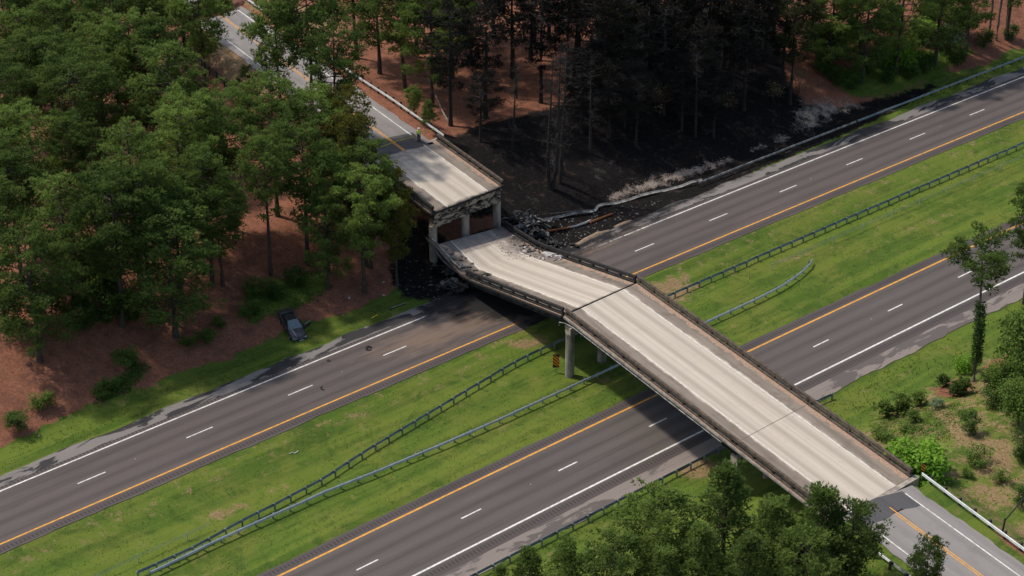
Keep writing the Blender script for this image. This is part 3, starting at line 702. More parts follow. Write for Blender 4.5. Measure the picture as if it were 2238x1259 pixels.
def make_pine(seed, h, r, live=0.62, mat='needles', bark='bark', whorls=13, dens=1.0, shape='round', lean=0.0, puff=0.50, bare=0.0, tuft=18, per=7, nl=0.29):
    rng = np.random.RandomState(seed)
    tr = MB(); zz = np.linspace(0, h * 0.97, 9); wx = rng.normal(0, 0.10, 9).cumsum() * 0.5; wy = rng.normal(0, 0.10, 9).cumsum() * 0.5
    wx = wx - wx[0] + lean * (zz / h) ** 2; wy -= wy[0]
    R0 = 0.017 * h
    tr.tube([(wx[i], wy[i], zz[i] - (0.4 if i == 0 else 0)) for i in range(9)], [R0 * (1 - 0.85 * z / h) * (1.25 if i == 0 else 1) for i, z in enumerate(zz)], 8)
    centres = []; radii = []
    for w in range(whorls):
        t = (w + rng.uniform(0, 0.7)) / whorls; z = h * (1 - live) + h * live * t * 0.97
        if shape == 'round': R = r * (0.42 + 0.9 * t) if t < 0.45 else r * math.sqrt(max(0.03, 1 - ((t - 0.42) / 0.62) ** 2))
        elif shape == 'full': R = r * (0.85 + 0.35 * t) if t < 0.4 else r * math.sqrt(max(0.03, 1 - ((t - 0.40) / 0.64) ** 2))
        elif shape == 'cone': R = r * (1.02 - 0.9 * t)
        else: R = r * (0.35 + 1.1 * t) if t < 0.55 else r * math.sqrt(max(0.06, 1.0 - ((t - 0.55) / 0.52) ** 2))
        nb = rng.randint(3, 6); a0 = rng.uniform(0, 6.28)
        for b in range(nb):
            if rng.rand() < (0.30 if t < 0.22 and shape != 'full' else 0.06): continue
            a = a0 + 6.283 * b / nb + rng.normal(0, 0.25); L = R * rng.uniform(0.72, 1.12); rise = L * rng.uniform(0.05, 0.42)
            cx = np.interp(z, zz, wx); cy = np.interp(z, zz, wy); ca, sa = math.cos(a), math.sin(a)
            p0 = Vector((cx, cy, z)); p2 = Vector((cx + ca * L, cy + sa * L, min(z + rise, h * 0.995))); p1 = p0.lerp(p2, 0.5) - Vector((0, 0, 0.10 * L))
            tr.tube([p0, p1, p2], [0.022 * h * 0.16 + 0.02, 0.045, 0.015], 4, False)
            if rng.rand() < bare: 
                for q in range(12):
                    e = p0.lerp(p2, rng.uniform(0.2, 1)); tr.tube([e, e + Vector((rng.normal(0, .55), rng.normal(0, .55), rng.normal(0.1, .35)))], [0.024, 0.008], 3, False)
                continue
            k = max(3, int(L / 0.38 * dens + rng.rand())); nt = k * 0.62
            for j in range(k):
                f = rng.uniform(0.86, 1.0) if j < nt else rng.uniform(0.35, 0.8); c = p0.lerp(p1, f * 2) if f < 0.5 else p1.lerp(p2, f * 2 - 1)
                off = rng.normal(0, 0.34, 3) * (0.55 + L * 0.20) * (1.0 if j < nt else 0.8)
                centres.append((c.x + off[0], c.y + off[1], c.z + abs(off[2]) * 0.8)); radii.append(puff * rng.uniform(0.7, 1.25))
    for q in range(7): centres.append((wx[-1] + rng.normal(0, .5), wy[-1] + rng.normal(0, .5), h * 0.97 + rng.normal(0, .4))); radii.append(puff * 0.8)
    for q in range(5):                                # dead stubs under the crown
        z = h * (1 - live) * rng.uniform(0.5, 0.98); a = rng.uniform(0, 6.28); L = rng.uniform(0.5, 1.6)
        x0, y0 = np.interp(z, zz, wx), np.interp(z, zz, wy)
        tr.tube([(x0, y0, z), (x0 + math.cos(a) * L, y0 + math.sin(a) * L, z + rng.uniform(-.2, .4))], [0.035, 0.012], 3, False)
    C = np.array(centres); Rr = np.array(radii); n = len(C)
    C = np.repeat(C, tuft, 0); Rr = np.repeat(Rr, tuft); d = sphere_dirs(rng, len(C), 0.75)
    base = C + d * (Rr * rng.uniform(0.45, 0.95, len(C)))[:, None] * np.array([1.15, 1.15, 0.85])
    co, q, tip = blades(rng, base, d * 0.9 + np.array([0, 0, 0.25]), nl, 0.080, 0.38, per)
    # needles high on each puff are coloured lighter, as if sunlit
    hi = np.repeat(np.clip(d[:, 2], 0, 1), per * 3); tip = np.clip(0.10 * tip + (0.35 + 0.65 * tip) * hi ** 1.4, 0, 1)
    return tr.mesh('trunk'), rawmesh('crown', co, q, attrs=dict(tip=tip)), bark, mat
def make_leafy(seed, h, r, base, n, size, mat, bark='bark', clumps=28, trunk=0.06, stems=1, flat=1.0):
    rng = np.random.RandomState(seed); tr = MB()
    cz = base + (h - base) * 0.5; C = []
    for i in range(clumps):
        d = sphere_dirs(rng, 1, 0.15)[0]; f = rng.uniform(0.35, 0.92)
        C.append((d[0] * r * f, d[1] * r * f, max(0.08 * h, cz + d[2] * (h - base) * 0.5 * f * flat)))
    C = np.array(C)
    for s in range(stems):
        a = rng.uniform(0, 6.28); o = 0.12 * s; tr.tube([(o * math.cos(a), o * math.sin(a), -0.3), (o * 2 * math.cos(a), o * 2 * math.sin(a), cz)], [trunk, trunk * 0.5], 6)
    for c in C: tr.tube([(0, 0, max(0.1, c[2] * 0.45)), tuple(c * np.array([0.5, 0.5, 0.8])), tuple(c)], [trunk * 0.4, trunk * 0.25, 0.01], 3, False)
    pts = C[rng.randint(0, clumps, n)]; cr = r * 0.42 * rng.uniform(0.2, 1, n) ** 0.5
    d = sphere_dirs(rng, n, 0.25); pts = pts + d * cr[:, None] * np.array([1, 1, 0.8]); pts[:, 2] = np.maximum(pts[:, 2], 0.05)
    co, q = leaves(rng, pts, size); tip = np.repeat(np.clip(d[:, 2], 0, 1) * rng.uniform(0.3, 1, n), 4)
    return tr.mesh('trunk'), rawmesh('crown', co, q, attrs=dict(tip=tip)), bark, mat
def make_bare(seed, h, forks=1, n=34):
    """a charred bare tree"""
    rng = np.random.RandomState(seed); tr = MB(); tw = MB()
    for f in range(forks):
        a = rng.uniform(0, 6.28); o = 0.0 if forks == 1 else 0.45; ln = rng.normal(0, 0.5, 2)
        P = [Vector((math.cos(a) * o * (0.3 + min(1, t * 6)) * (1 if forks > 1 else 0) + ln[0] * t, math.sin(a) * o * (0.3 + min(1, t * 6)) * (1 if forks > 1 else 0) + ln[1] * t, h * t * (1 - 0.08 * f) - (0.4 if t == 0 else 0))) for t in np.linspace(0, 1, 8)]
        tr.tube(P, [0.016 * h * (1 - 0.88 * t) for t in np.linspace(0, 1, 8)], 8)
        for i in range(n):
            t = rng.uniform(0.25, 0.98); j = t * 7; i0 = min(6, int(j)); p = P[i0].lerp(P[i0 + 1], j - i0); a2 = rng.uniform(0, 6.28); L = (1.05 - t * 0.75) * rng.uniform(1.2, 3.6)
            e = p + Vector((math.cos(a2) * L, math.sin(a2) * L, L * rng.uniform(-0.15, 0.6))); mdl = p.lerp(e, 0.5) + Vector(rng.normal(0, 0.12 * L, 3))
            tw.tube([p, mdl, e], [0.055, 0.035, 0.012], 4, False)
            for q in range(11):
                s = p.lerp(e, rng.uniform(0.35, 1)); tw.tube([s, s + Vector(rng.normal(0, 0.45, 3)) + Vector((0, 0, 0.2))], [0.02, 0.006], 3, False)
    return tr.mesh('trunk'), tw.mesh('limbs'), 'bark_burnt', 'bark_burnt'

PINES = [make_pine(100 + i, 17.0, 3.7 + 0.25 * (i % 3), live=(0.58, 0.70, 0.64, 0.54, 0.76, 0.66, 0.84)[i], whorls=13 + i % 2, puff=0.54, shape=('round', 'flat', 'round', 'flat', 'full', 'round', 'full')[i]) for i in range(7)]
YELL = [make_pine(140 + i, 15.0, 3.4, live=0.7, mat='needles_yellow', whorls=14) for i in range(1)]
YOUNG = [make_pine(150 + i, 11.0, 3.0, live=0.86, whorls=15, shape='cone' if i else 'round', puff=0.52) for i in range(3)]
SCORCH = [make_pine(170 + i, 18.0, 4.1, live=0.74, mat='needles_scorched', bark='bark_burnt', whorls=17, bare=0.30, per=6, puff=0.52) for i in range(3)]
SINGED = [make_pine(180 + i, 17.0, 3.7, live=0.66, mat='needles_singed', bark='bark_burnt', whorls=11, bare=0.12) for i in range(2)]
BARE = [make_bare(190 + i, 17.0, (1, 2, 1)[i]) for i in range(3)]
VINE = [make_pine(199, 16.0, 3.6, live=0.34, whorls=8, shape='flat', lean=-1.0, mat='needles', bark='bark_pale')]
OAKS = [make_leafy(210 + i, 8.0, 3.0, 1.2, 5200, 0.34, 'leaf', clumps=34, trunk=0.14) for i in range(2)]
UNDER = [make_leafy(220 + i, 4.5, 2.0, 0.3, 2600, 0.26, 'leaf_dark', clumps=24, stems=3) for i in range(2)]
SHRUB = [make_leafy(230 + i, 1.6, 1.0, 0.05, 1100, 0.16, 'leaf', clumps=16, trunk=0.03, stems=4) for i in range(2)]
PALE = [make_leafy(240, 4.0, 1.7, 0.3, 1900, 0.24, 'leaf_pale', clumps=20, stems=3, trunk=0.05)]
BRIGHT = [make_leafy(250, 3.0, 2.3, 0.05, 2400, 0.36, 'leaf_bright', clumps=30, stems=5, trunk=0.05)]
DEADB = [make_leafy(260, 3.6, 1.5, 0.6, 420, 0.24, 'leaf_dead', bark='bark_burnt', clumps=14, stems=2, trunk=0.05)]
REDT = [make_leafy(265, 3.4, 1.7, 0.3, 500, 0.22, 'leaf_dead', bark='bark_burnt', clumps=20, stems=3, trunk=0.04)]
SAPL = [make_pine(270, 1.4, 0.35, live=0.95, whorls=6, shape='cone', puff=0.16, tuft=10, per=6, nl=0.18)]
TREE_RND = random.Random(77)
def plant(kind, x, y, h, proto_h, label, name, cat, group=None, wide=1.0, rz=None, sink=0.0, var=None):
    rn = random.Random(int(x * 131 + y * 17)); rn.random()
    tr, cr, bark, leaf = kind[rn.randrange(len(kind)) if var is None else var]
    o = root(name, (x, y, hz(x, y) - sink), label, cat, group, rn.uniform(0, 6.28) if rz is None else rz)
    s = h / proto_h; o.scale = (s * wide, s * wide, s)
    a = place('trunk' if kind not in (SHRUB, BRIGHT, SAPL) else 'stems', tr, bark, o, world_coords=False)
    b = place('crown' if kind is not BARE else 'limbs', cr, leaf, o, world_coords=False)
    if kind is BARE: b['kind'] = 'stuff'
    return o
# ---- the wood left of the approach road: (x, y, height)
FRONT = [
    ((-45.70, 181.37), 16.5, 1.0, 'round crowned pine left of the forked pair at the front of the left wood'),
    ((-41.03, 182.19), 18, 1.05, 'tall pine with a long bare leaning trunk at the front of the left wood'),
    ((-35.57, 182.16), 15.3, 1.3, 'broad low-branched pine standing nearest the red bank in the left wood'),
    ((-48.38, 175.50), 15, 1.15, 'front pine by the left edge of the picture above the red bank'),
    ((-39.41, 212.53), 17, 1.15, 'dense domed pine just left of the black rail fence'),
    ((-49.56, 209.36), 17, 1.1, 'rounded pine with a pale forked dead limb under its crown in the upper left'),
    ((-38.43, 230.96), 19, 0.95, 'tall open pine whose bare trunk stands against the blocked road'),
    ((-28.08, 222.60), 19, 0.85, 'open pine in front of the far approach road, left of the tallest one'),
    ((-24.13, 221.44), 21, 0.9, 'tallest pine in front of the far approach road with dark double trunk'),
    ((-20.59, 215.28), 17.5, 0.85, 'pine reaching a long low limb over the far approach road'),
    ((-32.69, 226.56), 9, 0.7, 'slender young pine beside the black rail fence'),
    ((-18.24, 201.87), 15.5, 0.85, 'pine beside the yellow centre line where the far approach meets the deck'),
    ((-18.90, 206.50), 15, 0.8, 'pine with browning tips close to the far approach road'),
    ((-13.54, 199.78), 11.5, 0.8, 'yellowing pine next to the standing far span'),
    ((-12.88, 196.21), 11.5, 0.85, 'low pine singed yellow beside the far span railing'),
    ((-16.36, 194.13), 15, 0.95, 'pine with layered branches at the right end of the left wood'),
    ((-20.34, 193.47), 12, 0.9, 'short pine over the red ground near the burnt verge'),
    ((-26.70, 194.11), 17, 0.8, 'narrow pine with two straight trunks showing red ground behind'),
    ((-22.86, 196.90), 17, 0.95, 'full pine left of the centre line pine in the left wood'),
    ((-26.84, 203.99), 17, 0.9, 'pine between the young fence-side pine and the tallest one'),
    ((-16.44, 198.23), 15, 1.0, 'full pine left of the far span, below the centre line pine'),
    ((-20.50, 196.17), 15, 0.8, 'pine over the sunlit red gap left of the far span'),
    ((-32.67, 190.79), 16, 0.95, 'pine above the broad low-branched one in the left wood'),
]
for i, (p, h, wd, lab) in enumerate(FRONT):
    yl = 'yellow' in lab or 'browning' in lab
    plant(YELL if yl else PINES, p[0], p[1], h, 15.0 if yl else 17.0, lab, 'pine_tree', 'pine tree', 'pines of the left wood', wd * 1.04, var=0 if yl else (4, 5, 6, 6, 4, 2, 3, 0, 3, 1, 4, 5, 1, 2, 6, 5, 6, 0, 1, 2, 4, 0, 4)[i])
ORD = ('leftmost', 'second', 'third', 'fourth', 'fifth', 'sixth', 'seventh', 'eighth', 'ninth', 'tenth', 'eleventh', 'twelfth', 'thirteenth', 'fourteenth', 'fifteenth')
WOOD_ROWS = {
    'back row': [((-63.68, 235.50), 17), ((-65.59, 249.85), 18), ((-60.24, 235.95), 18), ((-59.56, 246.52), 18), ((-55.39, 236.83), 17), ((-53.70, 248.37), 18), ((-49.78, 233.02), 18), ((-48.98, 253.44), 17), ((-45.61, 236.78), 18), ((-43.10, 244.95), 18)],
    'second row': [((-59.81, 224.87), 17), ((-54.51, 217.24), 17), ((-56.06, 228.86), 17), ((-50.01, 223.54), 16), ((-45.08, 220.28), 18), ((-42.04, 219.39), 18)],
    'third row': [((-58.51, 207.93), 17), ((-57.54, 216.65), 16), ((-48.13, 214.49), 16), ((-34.57, 199.62), 17), ((-31.84, 200.78), 17), ((-22.07, 205.90), 15)],
    'fourth row': [((-55.39, 193.44), 17), ((-53.08, 196.81), 17), ((-49.02, 200.78), 14), ((-46.55, 199.36), 12), ((-40.31, 189.98), 18), ((-36.13, 196.02), 17)],
    'fifth row': [((-52.69, 180.15), 16), ((-52.45, 187.37), 16), ((-38.41, 184.87), 17), ((-35.40, 186.69), 15), ((-31.61, 191.08), 12), ((-15.82, 197.99), 11)],
}
for row, trees in WOOD_ROWS.items():
    for i, (p, h) in enumerate(trees):
        plant(PINES, p[0], p[1], h, 17.0, ('leftmost pine' if i == 0 else ORD[i] + ' pine from the left') + ' in the ' + row + ' of the left wood', 'pine_tree', 'pine tree', 'pines of the left wood', TREE_RND.uniform(0.90, 1.10))
for p, h, lab in (((-44.74, 185.42, 4.50), 6.5, 'large dark leafy tree filling the gap behind the front pines'), ((-42.53, 186.65, 4.38), 6.0, 'leafy tree between the leaning pine and the broad one'), ((-48.72, 180.97, 4.23), 5.5, 'leafy tree under the round crowned front pine'), ((-52.05, 178.80, 4.36), 5.0, 'leafy tree at the left picture edge above the red bank'), ((-43.02, 182.03, 3.35), 5.0, 'dark leafy understorey tree beneath the front pines of the left wood'), ((-40.36, 183.18, 2.98), 4.2, 'leafy bush at the foot of the leaning front pine'),
                  ((-44.93, 180.62, 3.32), 4.0, 'dark leafy bush left of the leaning front pine'), ((-49.33, 194.08, 4.89), 4.0, 'shaded leafy thicket deep in the left wood'), ((-53.45, 209.40, 4.68), 4.5, 'dim leafy tree between trunks at the far left')):
    plant(UNDER, p[0], p[1], h, 4.5, lab, 'understorey_tree', 'tree', 'leafy understorey of the left wood')
for p, h, lab in (((-39.91, 176.73, 1.20), 2.0, 'bright green bush standing on the red bank below the left wood'), ((-48.81, 166.01, 0.24), 2.2, 'leafy green bush at the foot of the red bank by the left picture edge'),
                  ((-47.17, 169.33, 0.82), 1.8, 'green bush on the red bank just above the leftmost one'), ((-41.06, 173.45, 0.44), 1.5, 'low dark bush at the grass edge of the red bank'), ((-41.59, 172.40, 0.27), 1.4, 'low bush hugging the toe of the red bank'),
                  ((-28.35, 187.17, 1.28), 1.9, 'dark bush just left of the wrecked car'), ((-32.42, 182.39, 0.92), 1.5, 'small bush above the grass verge left of the wrecked car'), ((-34.18, 181.22, 1.04), 1.2, 'smaller bush left of its neighbour above the grass verge'),
                  ((-31.23, 184.66, 1.30), 1.2, 'pale green sapling bush higher on the bank left of the wrecked car'), ((-25.95, 190.33, 1.51), 2.2, 'wide green thicket on the bank behind the wrecked car'), ((-23.70, 193.09, 1.71), 2.4, 'green thicket on the bank above the wrecked car'),
                  ((-28.00, 191.01, 1.99), 1.8, 'low thicket on the bank up and left of the wrecked car')):
    plant(SHRUB if h < 2.1 else UNDER, p[0], p[1], h, 1.6 if h < 2.1 else 4.5, lab, 'bush', 'bush', 'bushes on the left bank', 1.25)
# ---- green trees beyond the far approach road
for p, h, lab in (((-14.00, 240.95), 17, 'light green pine over the straw slope right of the far approach road'), ((-10.21, 235.82), 17, 'green pine beside the first charred pine, right of the far approach'),
                  ((-7.89, 244.98), 18, 'green pine behind the first charred pine'), ((-17.66, 246.51), 18, 'green pine at the top edge above the straw slope'), ((-20.98, 251.82), 18, 'thin pine at the top edge just right of the far guardrail'),
                  ((-12.99, 254.43), 18, 'pine in the back row above the straw slope'), ((-6.74, 259.42), 18, 'pine in the back row behind the charred trees')):
    plant(PINES, p[0], p[1], h, 17.0, lab, 'pine_tree', 'pine tree', 'green pines right of the far approach', 1.0, var=(1, 4, 5, 6)[int(p[0] * 7) % 4])
plant(YOUNG, *(-12.23, 228.29, 6.59)[:2], 4.0, 11.0, 'small singed sapling leaning by the guardrail behind the worker', 'sapling', 'sapling', None, 1.0)
plant(YOUNG, *(-10.23, 225.14, 6.56)[:2], 3.6, 11.0, 'dark sapling at the end of the far guardrail', 'sapling', 'sapling', None, 1.2)
plant(YOUNG, *(-14.92, 253.47, 4.67)[:2], 4.5, 11.0, 'little green pine growing on the straw slope', 'sapling', 'sapling', None, 0.8)
# ---- charred trees
CHARRED = [((-7.72, 229.58, 4.77), 16, 1), ((-5.50, 249.94, 4.78), 18, 2), ((-3.31, 231.72, 4.89), 18.5, 0), ((-2.50, 259.88, 4.82), 18, 0), ((-1.26, 269.20, 4.65), 18, 1), ((0.05, 245.32, 4.72), 18, 1), ((2.53, 251.76, 4.71), 18, 1), ((3.71, 237.02, 4.68), 18, 2), ((5.12, 258.35, 4.75), 18, 1), ((7.30, 243.70, 4.75), 18, 2), ((8.81, 254.58, 4.91), 18, 0), ((9.99, 234.22, 4.62), 18, 0), ((11.77, 267.19, 4.73), 18, 2), ((12.97, 249.49, 4.98), 18, 0), ((13.19, 240.35, 4.87), 17, 2), ((14.24, 234.65, 4.12), 16, 1), ((18.11, 263.92, 4.62), 18, 0), ((18.43, 248.08, 4.90), 18, 2), ((19.52, 236.10, 3.49), 15, 1), ((21.03, 241.22, 4.50), 18, 0), ((23.99, 256.58, 4.79), 18, 2), ((23.66, 235.63, 2.41), 14, 2), ((25.37, 242.67, 3.89), 18, 1), ((28.66, 266.68, 4.93), 18, 2), ((28.32, 248.86, 4.58), 18, 0), ((29.18, 244.43, 3.47), 16, 0), ((30.40, 240.72, 2.12), 18, 2), ((33.70, 265.16, 4.83), 18, 1), ((33.67, 252.65, 4.36), 17, 1), ((36.16, 258.37, 4.76), 17, 2), ((36.27, 247.41, 2.54), 16, 0)]
NUM = ('leftmost', 'second', 'third', 'fourth', 'fifth', 'sixth', 'seventh', 'eighth', 'ninth', 'tenth', 'eleventh', 'twelfth', 'thirteenth', 'fourteenth', 'fifteenth', 'sixteenth', 'seventeenth', 'eighteenth', 'nineteenth', 'twentieth')
for i, (p, h, v) in enumerate(CHARRED):
    j = len(CHARRED) - 1 - i
    lab = ('leftmost charred pine' if i == 0 else 'rightmost charred pine' if j == 0 else NUM[i] + ' charred pine from the left' if i < 16 else NUM[j] + ' charred pine from the right') + ' in the burnt wood'
    plant(SCORCH, p[0], p[1], h, 18.0, lab, 'charred_pine', 'burnt tree', 'charred pines', 1.0, var=v)
for p, h, v, lab in (((4.76, 217.53, 1.85), 19, 1, 'bare twin-trunked charred tree standing in the middle of the burn'), ((5.84, 218.83, 1.97), 18, 0, 'bare charred trunk just right of the twin-trunked one'), ((14.30, 231.92, 3.42), 9, 2, 'short bare burnt tree beside the pale-leaved bush'), ((0.64, 238.60, 4.64), 9, 0, 'thin bare sapling trunk on the straw clearing'), ((9.74, 225.66, 2.79), 13, 0, 'bare burnt tree right of the twin-trunked pair on the black slope'), ((0.05, 223.03, 4.31), 12, 2, 'bare burnt tree between the worker and the twin-trunked pair'), ((23.47, 232.88, 1.72), 12, 2, 'bare burnt tree above the right end of the stony strip')):
    plant(BARE, p[0], p[1], h, 17.0, lab, 'bare_tree', 'burnt tree', 'bare burnt trees', 0.9, var=v)
for p, h, lab in (((13.86, 238.91), 17, 'half-singed pine showing green among the charred crowns at the top'), ((21.15, 244.17), 17, 'half-singed pine at the top edge of the burnt wood'), ((36.94, 243.86), 16, 'singed pine where the burnt wood turns green'), ((8.99, 249.19), 17, 'half-singed pine in the back row of the burnt wood'), ((29.15, 247.63), 17, 'half-singed pine behind the last charred pines'), ((18.30, 255.27), 17, 'half-singed pine in the back row, middle of the burnt wood'), ((25.92, 258.91), 17, 'half-singed pine in the back row right of the middle'), ((34.63, 254.14), 17, 'half-singed pine in the back row near the green trees'), ((3.10, 257.11), 17, 'half-singed pine in the back row at the left of the burnt wood'), ((13.77, 262.95), 17, 'half-singed pine farthest back in the burnt wood')):
    plant(SINGED, p[0], p[1], h, 17.0, lab, 'singed_pine', 'pine tree', 'half-singed pines')
for p, h, v, lab in (((12.17, 229.54, 3.22), 10, 0, 'short charred pine slumped on the black slope'), ((15.67, 229.83, 2.46), 9, 1, 'short charred pine left of the pale withered bush'), ((8.69, 229.31, 3.95), 11, 2, 'short charred pine just behind the twin-trunked pair'), ((21.76, 233.75, 2.29), 9, 1, 'short charred pine right of the pale withered bush'), ((25.89, 233.54, 1.42), 8.5, 0, 'lowest charred pine at the right of the black slope'), ((-3.91, 224.49, 4.88), 9, 1, 'short charred pine beside the far span railing')):
    plant(SCORCH, p[0], p[1], h, 18.0, lab, 'charred_pine', 'burnt tree', 'short charred pines', 1.25, var=v)
plant(DEADB, *(18.90, 235.49, 3.43)[:2], 4.6, 3.6, 'pale heat-withered bush at the foot of the charred pines', 'withered_bush', 'bush')
for p, h, lab in (((34.63, 243.45, 1.92), 3.0, 'rusty brown scorched bush below the last charred pine'), ((38.36, 246.57, 1.91), 3.6, 'thin brown scorched bush beside the white ash patch'), ((28.20, 239.93, 2.46), 2.6, 'brown scorched bush among the charred trunks')):
    plant(REDT, p[0], p[1], h, 3.4, lab, 'scorched_bush', 'bush', 'scorched bushes')
# ---- green trees at the top right
for p, h, lab in (((43.10, 252.26), 16, 'green pine right of the burnt wood at the top edge'), ((47.62, 251.49), 16, 'light green pine above the right-hand thicket'), ((53.07, 255.43), 17, 'pine above the pale shrub at the top right'), ((59.07, 259.32), 17, 'dark pine above the grey-green bush at the top right'), ((41.13, 257.15), 17, 'back-row pine right of the burnt wood'),
                  ((47.34, 261.54), 17, 'back-row pine above the right-hand thicket'), ((64.44, 264.42), 17, 'pine behind the three bare trunks at the top right'), ((71.22, 269.17), 17, 'pine in the top right corner of the picture')):
    plant(PINES, p[0], p[1], h, 17.0, lab, 'pine_tree', 'pine tree', 'pines at the top right', 1.05, var=(4, 6, 1, 4, 5, 6, 4, 1)[int(p[0] * 7) % 8])
for p, lab in (((68.28, 267.48, 1.03), 'left one of three tall bare trunks at the top right'), ((69.67, 268.38, 0.95), 'middle one of three tall bare trunks at the top right'), ((71.13, 269.71, 0.99), 'right one of three tall bare trunks at the top right')):
    plant(VINE, p[0], p[1], 19, 16.0, lab, 'pine_tree', 'pine tree', 'bare-trunked pines at the top right', 0.7)
for kd, ph, p, h, lab in ((BRIGHT, 3.0, (53.78, 257.75, 1.62), 3.4, 'pale leafy shrub standing highest in the right-hand thicket'), (PALE, 4.0, (61.80, 262.90, 1.25), 4.4, 'grey-green bush in the thicket under the top right pines'), (BRIGHT, 3.0, (58.58, 265.32, 2.36), 2.6, 'yellow-green vine-covered bush between the pale shrub and the grey-green bush'), (UNDER, 4.5, (49.01, 253.69, 1.59), 3.6, 'green thicket bush beside the white ash patch'),
                   (UNDER, 4.5, (45.94, 249.73, 1.23), 3.0, 'low green thicket nearest the white ash patch'), (OAKS, 8.0, (44.15, 255.70, 3.13), 5.5, 'leafy tree at the left end of the right-hand thicket'), (UNDER, 4.5, (51.42, 252.60, 0.70), 2.6, 'low thicket bush beside the ditch at the right'), (UNDER, 4.5, (57.25, 257.01, 0.56), 3.0, 'dark thicket bush below the yellow-green one'),
                   (UNDER, 4.5, (62.45, 260.77, 0.39), 3.2, 'dark thicket bush below the grey-green one'), (UNDER, 4.5, (67.33, 265.90, 0.75), 2.8, 'green bush wrapped round the foot of the three bare trunks'), (UNDER, 4.5, (72.02, 269.29, 0.59), 2.4, 'dark bush right of the three bare trunks'), (OAKS, 8.0, (42.27, 256.06, 3.66), 5.0, 'leafy tree behind the left end of the thicket'), (UNDER, 4.5, (44.12, 250.30, 1.66), 2.8, 'ragged green bush at the left end of the thicket front'), (OAKS, 8.0, (48.46, 259.12, 3.11), 5.0, 'leafy tree behind the middle of the thicket'), (OAKS, 8.0, (53.24, 262.91, 2.97), 5.0, 'leafy tree behind the pale shrub'), (OAKS, 8.0, (60.43, 268.55, 2.84), 5.0, 'leafy tree behind the grey-green bush'), (OAKS, 8.0, (64.97, 267.73, 1.77), 4.5, 'leafy tree just left of the three bare trunks'), (UNDER, 4.5, (54.96, 254.80, 0.45), 2.4, 'low leafy bush at the ditch edge of the thicket'), (UNDER, 4.5, (42.41, 251.79, 2.38), 3.4, 'dim bush under the leafy tree by the burn edge')):
    plant(kd, p[0], p[1], h, ph, lab, 'bush' if kd is not OAKS else 'leafy_tree', 'bush' if kd is not OAKS else 'tree', 'thicket at the top right', 1.15)
# ---- right-hand slope
vp = (46.80, 172.56, 1.85)
plant(VINE, vp[0], vp[1], 16.3, 16.0, 'lone pine with a vine-clad trunk standing on the right-hand slope', 'pine_tree', 'pine tree', None, 1.0, rz=0.0)
vine_rng = np.random.RandomState(5); vn = 2600; vz = vine_rng.uniform(2.2, 9.3, vn); va = vine_rng.uniform(0, 6.28, vn); vr = 0.28 + 0.28 * vine_rng.rand(vn)
vpts = np.stack([vp[0] - 1.0 * (vz / 16.3) ** 2 + vr * np.cos(va), vp[1] + vr * np.sin(va), hz(vp[0], vp[1]) + vz], -1)
co, q = leaves(vine_rng, vpts, 0.22)
tag(place('ivy', rawmesh('ivy', co, q, attrs=dict(tip=np.repeat(vine_rng.rand(vn) * 0.4, 4))), 'leaf_dark'), 'dark ivy climbing the trunk of the lone pine', 'vine')
pe = (56.53, 192.15); plant(PINES, pe[0], pe[1], 15, 17.0, 'pine cut off by the right picture edge above the near carriageway', 'pine_tree', 'pine tree', None, 0.8)
for kd, ph, p, h, wd, lab in ((OAKS, 8.0, (50.72, 167.98, 3.85), 9.5, 0.9, 'big leafy tree at the right picture edge behind the lone pine'), (OAKS, 8.0, (48.04, 165.11, 4.04), 5.2, 1.0, 'leafy tree just right of the foot of the lone pine'), (OAKS, 8.0, (48.08, 159.74, 4.84), 5.0, 1.1, 'dark leafy tree lowest on the right picture edge'),
                       (UNDER, 4.5, (47.77, 169.55, 2.89), 2.6, 1.2, 'bush crowding the foot of the lone pine'), (UNDER, 4.5, (46.77, 164.35, 3.99), 2.2, 1.4, 'bush spreading below the foot of the lone pine'), (BRIGHT, 3.0, (46.61, 175.79, 0.98), 1.9, 0.8, 'light green bush left of the lone pine trunk'), (BRIGHT, 3.0, (36.91, 151.10, 4.67), 3.5, 1.1, 'big bright green bush at the near end of the deck railing'),
                       (UNDER, 4.5, (43.32, 158.61, 4.53), 2.6, 0.9, 'upright green bush in the middle of the brown clearing'), (SHRUB, 1.6, (42.96, 153.17, 4.79), 1.9, 1.1, 'yellow-green bush below the upright one in the clearing'), (SHRUB, 1.6, (44.39, 150.08, 4.87), 1.3, 1.1, 'small round bush low in the brown clearing'), (SHRUB, 1.6, (41.56, 151.01, 4.74), 1.0, 1.0, 'little dark bush near the guardrail in the clearing'),
                       (SHRUB, 1.6, (35.68, 161.00, 2.46), 1.2, 2.0, 'leafy undergrowth against the deck railing, nearest the big bright bush'), (SHRUB, 1.6, (38.31, 162.31, 2.66), 0.8, 2.4, 'low undergrowth above the big bright bush'),
                       (PALE, 4.0, (41.95, 166.73, 2.34), 1.0, 1.8, 'grey-green low plant in the middle of the right-hand slope'), (UNDER, 4.5, (47.09, 153.40, 4.89), 3.0, 0.9, 'dark bush at the right edge beside the clearing'), (UNDER, 4.5, (45.33, 146.11, 4.87), 2.6, 0.8, 'ragged bush at the right edge behind the near guardrail')):
    plant(kd, p[0], p[1], h, ph, lab, 'bush' if kd is not OAKS else 'leafy_tree', 'bush' if kd is not OAKS else 'tree', 'greenery of the right-hand slope', wd)
